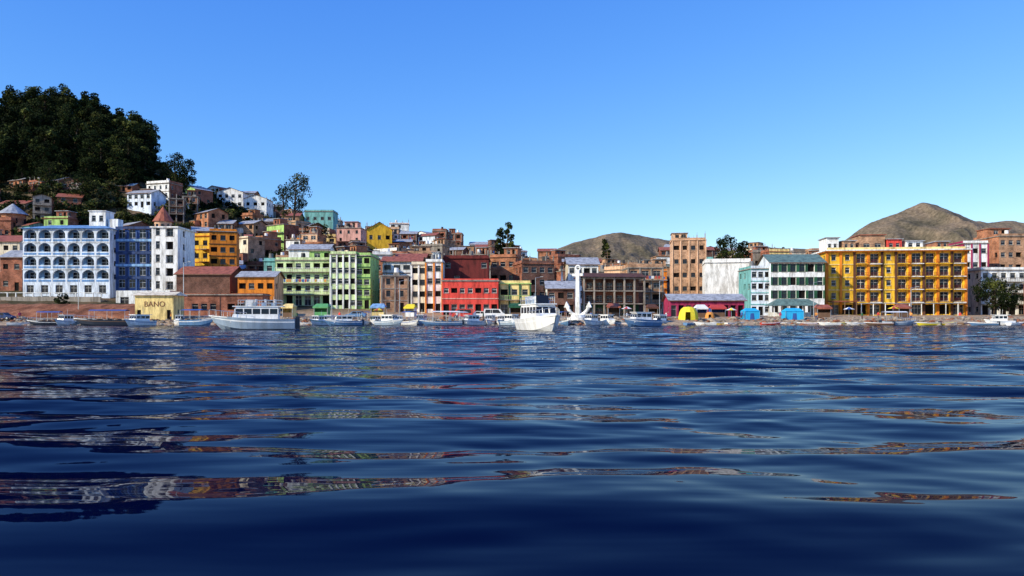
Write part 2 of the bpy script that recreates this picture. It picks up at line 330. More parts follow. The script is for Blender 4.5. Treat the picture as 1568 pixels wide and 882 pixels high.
    mb.wall((0,0,0),(1,0,0),12.6,-8,.9,[(1,3,-2.5,-.6),(5,7,-2.5,-.6),(9,11,-2.8,-.5)],'white'); mb.wall((12.6,0,0),(0,1,0),5,-8,.9,[],'white'); mb.wall((0,5,0),(0,-1,0),5,-8,.9,[],'white'); mb.quad((0,0,.9),(12.6,0,.9),(12.6,5,.9),(0,5,.9),'concrete')
    mb.X=None
    mb.box(-W/2-8,W/2+1,-6,-5.6,-6,-.6,'concrete'); mb.box(-W/2-8,W/2+1,-5.59,-.01,-6,-1.2,'stone')
    for k in range(16): mb.box(-W/2-8+k*2,-W/2-7.8+k*2,-5.95,-5.7,-.6,.3,'white')
    mb.box(-W/2-8,W/2+1,-5.9,-5.75,.3,.42,'white')
    FOOT.append((20,275,340,d,13)); FOOT.append((-20,275,440,178,8))
    mb.finish('arched_hotel',(PX((35+168)/2,d),d,zb),0)
arched_hotel()
# ------------------------------------------------------------ YELLOW HOTEL (right)
def yellow_hotel():
    d=186; mb=MB(); W=PX(1473,d)-PX(1270,d); zb=2.2; H=PZ(384,d)-zb; st=5; sh=H/st; nb=10; bw=W/nb; D=13
    ops=[]
    for f in range(st):
        for k in range(nb):
            c=(k+.5)*bw
            if f==0: ops.append((c-1.2,c+1.2,.2,2.5,'void' if k%3 else 'glass',.5))
            elif k in (0,1,4): ops.append((c-.55,c+.55,f*sh+.9,f*sh+2.3))
            else: ops.append((c-1.05,c+1.05,f*sh+.25,f*sh+2.5,'glass',.9 if k%2 else .5))
    mb.wall((-W/2,0,0),(1,0,0),W,-4,H,ops,'yellow',fm='white')
    sd=[(a,a+1.2,f*sh+.9,f*sh+2.2) for f in range(st) for a in (2,6,10)]
    mb.wall((-W/2,D,0),(0,-1,0),D,-4,H,sd,'yellow'); mb.wall((W/2,0,0),(0,1,0),D,-4,H,sd,'orange')
    mb.quad((W/2,D,-4),(-W/2,D,-4),(-W/2,D,H),(W/2,D,H),'orange')
    for k in range(nb+1):
        cx=-W/2+k*bw; m_='brown' if k in (2,4,5,7,9) else 'orange'; mb.box(cx-.26,cx+.26,-.36,-.004,-1,H-.004,m_)
    for f in range(1,st):
        z=f*sh
        mb.box(-W/2+.27,W/2-.27,-.2,-.0035,z-.2,z-.003,'paleyellow')
        for k in range(nb):
            if k in (0,1,4): 
                continue
            a=-W/2+k*bw+.28; c=a+bw-.56
            mb.box(a,c,-1.1,-.21,z-.16,z,'white' if k%3==0 else 'yellow')
            for zz in (.45,.9): mb.box(a,c,-1.1,-1.05,z+zz,z+zz+.06,'maroon')
            for i in range(7):
                xx=a+(c-a-.05)*i/6; mb.box(xx,xx+.05,-1.095,-1.055,z,z+.9,'maroon')
    mb.box(-W/2-.8,W/2+.8,-1.5,D+.5,H,H+.28,'white'); mb.box(-W/2-.6,W/2+.6,-1.3,D+.3,H-.22,H-.001,'orange')
    mb.box(-W/2,W/2,-.0,.2,H+.28,H+.9,'paleyellow')
    for k in range(18): cx=-W/2+1+k*1.8; mb.box(cx,cx+.06,.05,.11,H+.9,H+1.6,'frame_dark')
    mb.box(-W/2,W/2,.05,.1,H+1.6,H+1.66,'frame_dark')
    for (a,c,hh,mm,rm) in ((1,4,3.4,'white','concrete'),(5,8,2.6,'brick_tan','tin'),(9,15,4.0,'brick_tan','redtin'),(15.5,19,2.9,'redpaint','tin'),(20,24,2.4,'white','tin'),(27,30,2.2,'brick_orange','tin')):
        mb.X=Matrix.Translation((-W/2+a,4,H+.28)); w_=c-a
        mb.wall((0,0,0),(1,0,0),w_,0,hh,[(w_*.15,w_*.4,1,2),(w_*.6,w_*.85,1,2)],mm); mb.wall((0,6,0),(0,-1,0),6,0,hh,[],mm); mb.wall((w_,0,0),(0,1,0),6,0,hh,[],mm)
        mb.box(-.3,w_+.3,-.5,6.3,hh,hh+.15,rm); mb.X=None
    mb.box(-W/2,-W/2+6,-4,-.5,3.2,3.4,'redtin'); 
    for px in (-W/2+.2,-W/2+2.9,-W/2+5.6): mb.box(px,px+.2,-3.9,-3.7,-1,3.2,'wood')
    mb.box(-W/2+7,W/2-1,-2.6,-.4,2.75,2.85,'tin'); 
    for k in range(9): px=-W/2+7.2+k*2.75; mb.box(px,px+.15,-2.5,-2.35,-1,2.75,'white')
    FOOT.append((1262,1482,372,d,14))
    mb.finish('yellow_hotel',(PX(1371.5,d),d,zb),math.radians(-6))
yellow_hotel()
# ------------------------------------------------------------ other hero buildings
B('orange_house',280,322,362,206,'yellow',side='orange',depth=11,yaw=-8,bays=3,st=4,frame='frame_dark',balc='some',band='orange',ground='door')  # sunlit face of the corner building, light painted in as yellow
B('orange_house',322,361,355,204,'orange',side='orange',depth=11,yaw=16,bays=3,st=5,frame='frame_dark',band='brown')  # shaded face of the same building, shade painted in as darker orange
B('warehouse',270,352,420,180,'brick_dark',side='maroon',roof='redtin',depth=10,bays=4,st=1,ground='shop')
B('brick_boundary_building',278,402,452,164,'brick_red',side='brick_red',depth=5,bays=9,st=1,parapet=.2,tank=False,skip=.7)
B('green_hotel',422,506,399,187,'palegreen',side='green',depth=12,bays=6,st=4,balc='full',rail='white',frame='white',roof='flat',top=1,ground='shop')
B('green_hotel',506,545,390,184,'palegreen',side='green',depth=12,yaw=0,bays=4,st=5,frame='white',cols='white',ground='door',ww=1.6)
B('green_hotel',545,567,392,184.5,'green',side='green',depth=12,bays=2,st=5,frame='white',band='darkgreen')
B('rooftop_hall',442,503,382,200,'white',depth=8,st=2,bays=3,roof='tin')
B('teal_house',404,421,400,190,'teal',depth=8,st=3,bays=1)
B('low_orange_shop',364,420,424,176,'orange',side='peach',depth=7,st=2,bays=4,roof='tin',ground='shop')
B('white_townhouse',630,652,406,180,'cream',side='white',depth=10,st=4,bays=2,frame='frame_dark',cols='white')
B('white_townhouse',652,677,402,179,'white',side='white',depth=10,st=4,bays=2,cols='orange',top=1)
B('red_restaurant',677,763,430,172,'redpaint',side='redpaint',depth=11,st=2,bays=7,ww=1.1,wh=1.1,frame='white',ground='shop',parapet=.3,tank=False,band='pink')
B('maroon_building',679,748,396,186,'maroon',side='maroon',depth=11,st=4,bays=5,skip=.7,frame='frame',stubs=True)
B('yellow_balcony_house',764,812,435,174,'paleyellow',side='green',depth=9,st=2,bays=3,balc='full',rail='green',cols='darkgreen',ground='shop')
B('brick_house',750,790,394,198,'brick_orange',depth=10,st=4,bays=3,stubs=True,top=1,yaw=-12)
B('brick_house',798,850,404,190,'brick_dark',side='brick_red',depth=10,st=4,bays=4,stubs=True,yaw=14)
B('white_cafe',838,880,442,173,'brick_dark',side='white',depth=9,st=2,bays=3,ground='shop',roof='tin')
B('white_house',870,916,405,196,'white',side='cream',depth=10,st=4,bays=4,roof='tin')
B('peach_tower_house',1030,1080,368,232,'brick_tan',side='peach',depth=12,st=5,bays=4,top=1,frame='frame_dark',stubs=True,cols='peach',yaw=-8)
B('white_hall',1081,1148,402,215,'white',side='white',depth=12,st=3,bays=5,skip=.88,parapet=.9,tank=False,yaw=-10)
B('magenta_restaurant',1026,1140,460,166,'magenta',side='magenta',depth=7,st=1,bays=10,ground='shop',roof='tin')
B('pale_blue_house',1150,1180,412,184,'bluewhite',side='teal',depth=10,st=4,bays=3,band='teal',roof='flat')
B('white_hotel',1181,1262,402,182,'white',side='bluewhite',depth=11,yaw=-2,st=4,bays=6,frame='darkgreen',shutters='darkgreen',roof='greentin',ground='shop',balc=None,wh=1.9)
B('magenta_house',1476,1512,373,206,'white',side='magenta',depth=10,yaw=-5,st=5,bays=3,cols='magenta')
B('brick_tower_house',1530,1590,362,215,'brick_tan',side='brick_orange',depth=12,st=6,bays=5,top=1,frame='white')
B('white_terrace_house',1502,1600,414,190,'white',side='cream',depth=10,st=4,bays=7,balc='full',ground='shop')
B('red_brick_house',0,34,394,192,'brick_red',depth=10,st=2,bays=2,roof='tin')
B('plaster_house',-40,30,370,205,'cream',depth=10,st=3,bays=5,roof='redtin')
B('yellow_peaked_house',562,600,352,300,'yellow',side='brown',depth=9,st=2,bays=3,roof='gable',wh=1.6,yaw=14)
B('teal_hillside_house',466,510,324,318,'teal',side='teal',depth=9,st=2,bays=4,roof='flat',tank=False,ground=None)
B('white_villa',332,372,294,322,'white',side='white',depth=9,st=2,bays=4,roof='gable')
B('white_villa',374,408,304,315,'white',side='white',depth=9,st=2,bays=3,roof='gable')
B('red_roof_cottage',90,122,302,262,'brick_red',depth=8,st=2,bays=2,roof='redtin',yaw=20)
B('metal_roof_house',192,234,296,268,'bluewhite',side='bluewhite',depth=8,vb=318,st=2,bays=4,roof='tin',yaw=-12)
B('brick_cottage',168,202,285,285,'brick_orange',depth=8,st=1,bays=4,roof='bluetin')
B('plaster_house',0,38,312,262,'peach',depth=8,st=2,bays=3,roof='redtin')
mb=MB(); x=PX(250,240); z=T(x,240); mb.cyl((0,0,-3),(0,0,PZ(340,240)-z),2.6,2.6,'peach',12); mb.cyl((0,0,PZ(340,240)-z),(0,0,PZ(316,240)-z),3.2,.1,'redtin',12)
for k in range(6): a=math.pi+k*math.pi/5; mb.box(2.6*math.cos(a)-.35,2.6*math.cos(a)+.35,2.6*math.sin(a)-.1,2.6*math.sin(a)+.1,PZ(352,240)-z,PZ(344,240)-z,'glass')
mb.finish('conical_roof_tower',(x,240,z)); 
x=PX(20,245); mb=MB(); mb.cyl((0,0,-3),(0,0,5),3.6,3.6,'brick_orange',14); mb.cyl((0,0,5),(0,0,8.5),4.6,.2,'tin',14)
for k in range(5): a=math.pi+k*math.pi/4; mb.box(3.6*math.cos(a)-.45,3.6*math.cos(a)+.45,3.6*math.sin(a)-.1,3.6*math.sin(a)+.1,2,3.6,'glass')
mb.finish('round_cottage',(x,245,T(x,245)))
def frame_building():
    d=176; mb=MB(); W=PX(990,d)-PX(893,d); H=PZ(425,d)-1.9; D=9; st=3; sh=H/st
    for f in range(st+1):
        z=f*sh; mb.box(-W/2,W/2,0,D,z-.22,z,'concrete')
        if f<st:
            for k in range(7):
                cx=-W/2+.2+(W-.4)*k/6; mb.box(cx-.18,cx+.18,.05,.4,z,z+sh-.22,'concrete'); mb.box(cx-.18,cx+.18,D-.4,D-.05,z,z+sh-.22,'concrete')
            mb.wall((-W/2+.5,4,0),(1,0,0),W-1,z,z+sh-.22,[(1+i*2.4,2.4+i*2.4,z+.5,z+1.9) for i in range(5)],['darkgreen','brick_red','brick_dark'][f])
            mb.box(-W/2+.4,W/2-.4,.06,.1,z+.9,z+.96,'brown')
            for i in range(26): xx=-W/2+.5+i*.55; mb.box(xx,xx+.04,.065,.095,z,z+.9,'brown')
    o=.6; A=[(-W/2-o,-o,H+.1),(W/2+o,-o,H+.1),(W/2,D/2,H+1.3),(-W/2,D/2,H+1.3),(W/2+o,D+o,H+.1),(-W/2-o,D+o,H+.1)]
    mb.add(A,[(0,1,2,3),(3,2,4,5),(1,4,2),(0,3,5)],'brown')
    FOOT.append((890,992,418,d,10)); mb.finish('unfinished_concrete_building',(PX(941,d),d,1.9),math.radians(6))
frame_building()
mb=MB(); 
for sx in (-4.6,-1.6,1.6,4.6):
    for sy in (0,3.5): mb.box(sx-.09,sx+.09,sy-.09,sy+.09,-.5,2.4,'white')
mb.add([(-5.4,-.8,2.4),(5.4,-.8,2.4),(5.4,4.3,2.4),(-5.4,4.3,2.4),(-3.4,1.75,3.9),(3.4,1.75,3.9)],[(0,1,5,4),(1,2,5),(2,3,4,5),(3,0,4),(0,3,2,1)],'greentin')
mb.box(-4.6,4.6,3.2,3.3,0,1,'white'); mb.finish('pavilion',(PX(1218,166),166,1.7))
def kiosk():
    d=152; x=PX(236,d); W=7.6; H=PZ(453,d)-.8; mb=MB()
    mb.wall((-W/2,0,0),(1,0,0),W,-1.2,H,[(.4,1.2,.1,2.1,'void'),(6.3,7.1,.1,2.1,'void')],'paleyellow',fm=None)
    mb.wall((-W/2,5,0),(0,-1,0),5,-1.2,H,[(2,3,1.4,2.2)],'paleyellow'); mb.wall((W/2,0,0),(0,1,0),5,-1.2,H,[(2,3,1.4,2.2)],'paleyellow'); mb.quad((W/2,5,-1),(-W/2,5,-1),(-W/2,5,H),(W/2,5,H),'paleyellow')
    mb.add([(-W/2-.6,-.6,H),(W/2+.6,-.6,H),(W/2+.3,2.6,H+.8),(-W/2-.3,2.6,H+.8),(W/2+.6,5.5,H),(-W/2-.6,5.5,H)],[(0,1,2,3),(3,2,4,5),(0,3,5),(1,4,2),(0,5,4,1)],'cream')
    o=mb.finish('public_toilet_building',(x,d,.9),0)
    t=bpy.data.curves.new('sign_text','FONT'); t.body='BANO'; t.size=1.5; t.extrude=.02; t.align_x='CENTER'; t.materials.append(M['text_brown'])
    to=bpy.data.objects.new('painted_sign',t); scene.collection.objects.link(to); to.parent=o; to.location=(.1,-.03,2.75); to.rotation_euler=(math.pi/2,0,0)
    FOOT.append((198,272,446,152,8))
kiosk()
# ------------------------------------------------------------ anchor monument
mb=MB(); H=PZ(405,153)-1.0
mb.cyl((0,0,-1),(0,0,.5),2.2,2.1,'white',16); mb.cyl((0,0,.5),(0,0,1.0),1.5,1.4,'white',16)
mb.add([(-.45,-.4,.9),(.45,-.4,.9),(.45,.4,.9),(-.45,.4,.9),(-.34,-.3,H-1.2),(.34,-.3,H-1.2),(.34,.3,H-1.2),(-.34,.3,H-1.2)],[(0,1,5,4),(1,2,6,5),(2,3,7,6),(3,0,4,7),(4,5,6,7)],'white')
mb.box(-1.1,1.1,-.24,.24,H-2.3,H-1.8,'white')
for i in range(12):
    a0=2*math.pi*i/12; a1=2*math.pi*(i+1)/12; mb.cyl((.5*math.cos(a0),0,H-.7+.5*math.sin(a0)),(.5*math.cos(a1),0,H-.7+.5*math.sin(a1)),.17,.17,'white',8)
pts=[(2.3*math.sin(a),0,3.2-2.3*math.cos(a)) for a in [math.radians(t) for t in range(-75,76,15)]]
for a,c in zip(pts[:-1],pts[1:]): mb.cyl(a,c,.36,.36,'white',8)
for sg in (-1,1): mb.add([(sg*1.7,-.25,2.5),(sg*2.9,-.25,2.5),(sg*2.4,-.25,3.7),(sg*1.7,.25,2.5),(sg*2.9,.25,2.5),(sg*2.4,.25,3.7)],[(0,1,2),(5,4,3),(0,3,4,1),(1,4,5,2),(2,5,3,0)],'white')
mb.finish('anchor_monument',(PX(885,153),153,1.0),math.radians(-25))
# ------------------------------------------------------------ filler houses
walls=['brick_red']*8+['brick_orange']*10+['brick_tan']*6+['brick_dark']*6+['white']*6+['cream']*4+['peach']*3+['paleyellow','teal','pink','green','concrete','concrete','bluewhite','orange']
names={'brick':'brick_house','white':'white_house','cream':'plaster_house','peach':'plaster_house','paleyellow':'yellow_house','teal':'teal_house','pink':'pink_house','green':'green_house','orange':'orange_house','concrete':'concrete_house','bluewhite':'pale_blue_house'}
def blocked(u0,u1,vt,d):
    for (a,b_,t,hd,dp) in FOOT:
        if u1>a-1 and u0<b_+1:
            if hd-9<d<hd+dp+1: return True
            if d<=hd-9 and hd<240 and vt<460: return True
            if d<=hd-9 and hd>=240 and vt<t+20: return True
    return False
def silh(u): return float(np.interp(u,[-300,0,240,300,420,470,560,650,750,850,900,960,1020,1100,1200,1300,1480,1568,2200],[262,275,272,278,304,320,330,342,352,362,366,372,366,372,379,372,374,366,368]))
nh=0
for d0 in [176,186,196,207,218,230,242,255,268,282,297,313,330,348]:
    u=-160.0+R.uniform(0,20)
    while u<1740:
        W=R.uniform(4.5,10.5); d=d0+R.uniform(-3.5,3.5); du=W/d*FP; uc=u+du/2
        gap=R.uniform(.1,1.2) if R.random()<.85 else R.uniform(2,5)
        u+=du+gap/d*FP
        if uc<430:
            if d>228 and R.random()<(.2 if uc>245 else .3): continue
            if uc<250 and d>286: continue
            if d<195 and uc<20: continue
        x=PX(uc,d); z=T(x,d); st=R.choice([2,2,3,3,4]) if d<300 else R.choice([1,2,2,3])
        if uc>1000: st=R.choice([3,4,4,5]) if d>200 else R.choice([2,3,3])
        if uc<430: st=R.choice([1,1,2,2,3])
        sh1=R.uniform(2.5,2.9); H=st*sh1; sl=silh(uc)+R.uniform(-7,5)
        while st>1 and V0-(z+H+.8-CH)/d*FP < sl: st-=1; H=st*sh1
        vt=V0-(z+H-CH)/d*FP
        if vt<sl-7: continue
        if blocked(uc-du/2,uc+du/2,vt,d): continue
        w=R.choice(walls); s_=R.choice([w,'brick_orange','brick_red','brick_tan']) if 'brick' not in w else w
        roof='flat' if R.random()<.74 else R.choice(['tin','redtin','tin','gable','redtin'])
        if uc<430: roof=R.choice(['tin','redtin','gable','flat','tin'])
        nh+=1; isb='brick' in w and R.random()<.5
        mkbuilding(names['brick' if 'brick' in w else w],x,d,z,W,R.uniform(6,8.5),H,w,side=s_,yaw=math.radians(R.choice([R.uniform(-8,8),R.uniform(-42,30),R.uniform(-42,30)])),st=st,
            bays=max(2,round(W/R.uniform(2.1,3.6))),ww=R.uniform(.9,1.8),wh=R.uniform(1,1.6),roof=roof,band='concrete' if isb else R.choice([None,None,'concrete','white','brown']),cols='concrete' if isb else None,
            balc=R.choice([None,None,None,'some','full']),ground=R.choice(['door','shop',None]),frame=R.choice(['frame','frame_dark','frame_dark','frame_dark','white']),
            skip=R.choice([0,.15,.4,.6]),parapet=R.choice([0,.5,.9]),top=1 if R.random()<.35 else 0,stubs=R.random()<.35,annex=R.choice([None,None,'brick_orange','brick_red','concrete','white','brick_dark']))
print('filler houses',nh)
# ------------------------------------------------------------ terrain mesh
def gridmesh(name,xs,ys,Z,mat,smooth=True):
    nx,ny=len(xs),len(ys); X,Y=np.meshgrid(xs,ys); co=np.stack([X,Y,Z],-1).reshape(-1,3).astype(np.float32)
    me=bpy.data.meshes.new(name); me.vertices.add(nx*ny); me.vertices.foreach_set('co',co.ravel())
    i=np.arange(ny-1)[:,None]*nx+np.arange(nx-1)[None,:]; q=np.stack([i,i+1,i+nx+1,i+nx],-1).reshape(-1,4).astype(np.int32)
    me.loops.add(q.size); me.loops.foreach_set('vertex_index',q.ravel()); me.polygons.add(len(q)); me.polygons.foreach_set('loop_start',np.arange(0,q.size,4,dtype=np.int32)); 
    me.polygons.foreach_set('use_smooth',np.full(len(q),smooth)); me.materials.append(M[mat]); me.update(calc_edges=True); me.validate()
    o=bpy.data.objects.new(name,me); scene.collection.objects.link(o); return o
def fbm(X,Y,sc,seed,octs=5):
    rs=np.random.RandomState(seed); Z=np.zeros_like(X); a=1.0; tot=0
    for o in range(octs):
        k=2*math.pi/sc*(1.9**o); s=0
        for j in range(5):
            th=rs.uniform(0,math.pi*2); s=s+np.sin(k*rs.uniform(.7,1.3)*(X*math.cos(th)+Y*math.sin(th))+rs.uniform(0,6.28)+1.3*np.sin(k*.4*(X*math.sin(th)-Y*math.cos(th))+rs.uniform(0,6.28)))
        Z+=a*s/5; tot+=a; a*=.52
    return Z/tot
xs=np.concatenate([-np.geomspace(6000,305,25),np.arange(-300,360,2.5),np.geomspace(365,6000,25)])
ys=np.concatenate([np.linspace(95,140,8),np.arange(142,165,.8),np.arange(165,430,3),np.geomspace(435,6000,40)])
X,Y=np.meshgrid(xs,ys); Z=terr(X,Y); amp=np.interp(Y,[140,150,170,250,6000],[.45,.5,.4,1.2,1.2]); Z=Z+fbm(X,Y,14,3)*amp
gridmesh('ground',xs,ys,Z,'earth')
def strip(name,u0,u1,d,z0,z1,dep,mat,n=60):
    xs_=np.linspace(PX(u0,d),PX(u1,d),n); ys_=np.linspace(d,d+dep,10); X,Y=np.meshgrid(xs_,ys_); t=(Y-d)/dep
    Z=z0+(z1-z0)*np.clip(t*1.4,0,1)**.8+fbm(X,Y,3,8)*.6*np.sin(t*math.pi)-2.5*(1-np.clip(t*12,0,1)); return gridmesh(name,xs_,ys_,Z,mat)
strip('red_earth_bank',-120,196,154,1.0,4.4,14,'redbank',110)
mb=MB(); mb.box(-60,150,0,.5,-1,.9,'stone'); mb.box(-60,150,.51,8,-1,.75,'concrete'); mb.finish('promenade_wall',(0,156.5,.6))
# ------------------------------------------------------------ mountains
def mountain(name,d,prof,depth,seed,mat='mountain_earth',rough=.07):
    us=[p[0] for p in prof]; hs=[max(0,PZ(p[1],d)) for p in prof]
    xs_=np.linspace(PX(us[0],d),PX(us[-1],d),300); ys_=np.linspace(d-depth,d+depth*.8,140); X,Y=np.meshgrid(xs_,ys_)
    t=np.clip(1-np.abs((Y-d))/depth,0,1); base=np.interp(X,[PX(u,d) for u in us],hs); ker=np.ones(5)/5
    base=np.apply_along_axis(lambda r:np.convolve(np.pad(r,2,mode='edge'),ker,'valid'),1,base)
    f=fbm(X,Y*.5,depth*.32,seed,7); f2=fbm(X,Y,depth*.08,seed+1,4); Z=base*(t**.85)+(-np.abs(f))*base*rough*7*(1-t**3)+(f*.25+f2*.22)*base*rough-3
    return gridmesh(name,xs_,ys_,Z,mat)
mountain('mountain',1500,[(1180,470),(1230,430),(1270,385),(1300,360),(1325,343),(1345,334),(1370,325),(1395,313),(1417,306),(1440,315),(1465,325),(1490,336),(1515,338),(1550,335),(1600,345),(1700,360),(1900,400),(2100,480)],520,4)
mountain('distant_hill',1800,[(760,480),(830,390),(870,372),(900,363),(925,357),(950,354),(985,359),(1020,365),(1060,375),(1120,378),(1160,375),(1200,378),(1260,380),(1320,400),(1400,480)],500,9)
# ------------------------------------------------------------ trees
def rv(r): 
    while True:
        v=Vector((r.uniform(-1,1),r.uniform(-1,1),r.uniform(-1,1)))
        if .05<v.length<1: return v
def leafblob(mb,c,rad,n,size,mat,r):
    for i in range(n):
        v=rv(r); v=v.normalized()*(v.length**.5); p=c+Vector((v.x*rad,v.y*rad,v.z*rad*.8))
        a=rv(r).normalized(); b_=a.cross(rv(r)).normalized(); s=size*r.uniform(.6,1.3)
        mb.add([p-a*s,p-b_*s*.6,p+a*s,p+b_*s*.6],[(0,1,2,3)],mat)
def tree_mesh(seed,h,cw,crown0=.3,n=70,blobs=30,size=.38,shape='oval',wts=(.5,.38,.12)):
    r=random.Random(seed); mb=MB(); lean=Vector((r.uniform(-.06,.06)*h,r.uniform(-.05,.05)*h,h*.93))
    mid=Vector((r.uniform(-.05,.05)*h,0,h*.5)); rt=h*.022
    mb.cyl((0,0,-1.5),mid,rt,rt*.65,'bark',7); mb.cyl(mid,lean,rt*.65,rt*.15,'bark',6)
    for i in range(blobs):
        t=(i+.5)/blobs; z=h*(crown0+(1-crown0)*t*.97)
        if shape=='oval': rr=cw*math.sin(math.pi*min(1,(t*.85+.12)))**.7
        elif shape=='cone': rr=cw*(1.05-t)**.8
        else: rr=cw*(.55+.45*math.sin(math.pi*t))
        a=r.uniform(0,6.28); q=rr*math.sqrt(r.uniform(.1,1)); ax=mid.lerp(lean,max(0,(z/h-.5)*2)) if z>h*.5 else mid*(z/(h*.5))
        c=Vector((ax.x+q*math.cos(a),ax.y+q*math.sin(a),z+r.uniform(-.03,.03)*h))
        st_=Vector((ax.x,ax.y,max(h*.2,z-q*.8))); mb.cyl(st_,c,rt*.28,rt*.08,'bark',4)
        m_=r.choices(['leaf_dark','leaf_mid','leaf_light'],wts)[0]
        leafblob(mb,c,cw*r.uniform(.28,.46),n,size*r.uniform(.8,1.2),m_,r)
    return mb
def finmesh(mb,name):
    o=mb.finish(name); me=o.data; bpy.data.objects.remove(o); return me
fvar=[finmesh(tree_mesh(s,h,cw,.12,95,34,.36,sh,(.66,.29,.05)),'forest_tree') for s,h,cw,sh in ((1,18,4.2,'oval'),(2,16,4.6,'oval'),(3,20,4.0,'oval'),(4,15,4.5,'bush'),(5,18,3.6,'cone'))]
fvar.append(finmesh(tree_mesh(6,16,4.4,.12,95,34,.36,'oval',(.2,.4,.4)),'forest_tree'))
forest=empty('hillside_forest',(PX(120,320),320,60)); bpy.context.view_layer.update()
k=0
for i in range(900):
    d=R.uniform(287,385); u=R.uniform(-170,232); 
    if u>205 and d<305: continue
    x=PX(u,d); z=T(x,d)
    o=bpy.data.objects.new('tree_%d'%k,R.choice(fvar if R.random()<(.9 if u<60 else .4) else fvar[:5])); scene.collection.objects.link(o); o.parent=forest; o.location=Vector((x,d,z-.5))-forest.location
    s=R.uniform(.6,1.1)*(1.12 if u>200 else 1); o.scale=(s*1.1,s*1.1,s*R.uniform(.85,1.1)); o.rotation_euler=(R.uniform(-.05,.05),R.uniform(-.05,.05),R.uniform(0,6.28)); k+=1
    if k>350: break
def tree(name,u,vt,d,cw,seed,crown0=.3,shape='oval',blobs=34,n=80,size=.3):
    x=PX(u,d); z=T(x,d); h=PZ(vt,d)-z; tree_mesh(seed,h,cw,crown0,n,blobs,size,shape).finish(name,(x,d,z))
tree('cypress_tree',268,236,300,4.6,21,.15,'oval',40,90); tree('cypress_tree',288,246,304,3.6,22,.2); tree('eucalyptus_tree',448,265,300,5.6,23,.42,'bush',34,80,.3); tree('eucalyptus_tree',432,285,296,3.5,33,.4,'bush',22,60,.3)
tree('pine_tree',777,340,262,2.6,24,.3); tree('pine_tree',765,348,264,2.2,34,.3); tree('eucalyptus_tree',1120,360,262,4.3,25,.3); tree('eucalyptus_tree',1133,370,256,3.4,26,.3); tree('eucalyptus_tree',1106,366,268,3,36,.3)
tree('willow_tree',1521,426,174,3.6,27,.25,'bush',34,90,.22); tree('willow_tree',1545,438,176,2.6,28,.25,'bush',24,80,.22); tree('broadleaf_tree',926,366,330,2,29,.3); tree('broadleaf_tree',98,450,168,1.4,30,.1,'bush',16,60,.2)
tree('broadleaf_tree',488,345,270,4.2,31,.2,'bush'); tree('broadleaf_tree',75,250,283,5,37,.1,'bush'); tree('broadleaf_tree',125,268,268,5,38,.1,'bush')
def bush_mesh(seed):
    r=random.Random(seed); mb=MB()
    for i in range(9):
        c=Vector((r.uniform(-1.2,1.2),r.uniform(-1.2,1.2),r.uniform(.2,1.3))); leafblob(mb,c,r.uniform(.6,1),45,.22,r.choice(['leaf_mid','scrub','leaf_dark','leaf_light','leaf_mid']),r)
    return finmesh(mb,'shrub_mesh')
bv=[bush_mesh(s) for s in range(50,55)]
sh_=empty('hillside_shrubs',(PX(150,250),250,30))
for i in range(1150):
    d=R.uniform(195,345); u=R.uniform(-150,470) if R.random()<.88 else R.uniform(470,900)
    if u>275 and d<228 and R.random()<.8: continue
    x=PX(u,d); z=T(x,d); o=bpy.data.objects.new('shrub_%d'%i,R.choice(bv)); scene.collection.objects.link(o); o.parent=sh_
    o.location=Vector((x,d,z-.2))-sh_.location; s=R.uniform(.6,2.1); o.scale=(s*1.2,s*1.2,s); o.rotation_euler=(0,0,R.uniform(0,6.28))
# ------------------------------------------------------------ rocks on shore
def rocks():
    mb=MB(); t=(1+5**.5)/2; IC=[(-1,t,0),(1,t,0),(-1,-t,0),(1,-t,0),(0,-1,t),(0,1,t),(0,-1,-t),(0,1,-t),(t,0,-1),(t,0,1),(-t,0,-1),(-t,0,1)]
    F=[(0,11,5),(0,5,1),(0,1,7),(0,7,10),(0,10,11),(1,5,9),(5,11,4),(11,10,2),(10,7,6),(7,1,8),(3,9,4),(3,4,2),(3,2,6),(3,6,8),(3,8,9),(4,9,5),(2,4,11),(6,2,10),(8,6,7),(9,8,1)]
    for i in range(3600):
        d=R.uniform(144.2,156.5); u=R.uniform(-150,1720); x=PX(u,d); s=R.uniform(.08,.40)*(2.0 if R.random()<.16 else 1); sq=R.uniform(.5,.9)
        mb.add([(x+a*s*R.uniform(.7,1.2)*.6,d+b_*s*R.uniform(.7,1.2)*.6,T(x,d)+c*s*sq*.5+.05) for a,b_,c in IC],F,R.choice(['stone','stone','stone','concrete','redbank']))
    mb.finish('shoreline_rocks')
rocks()
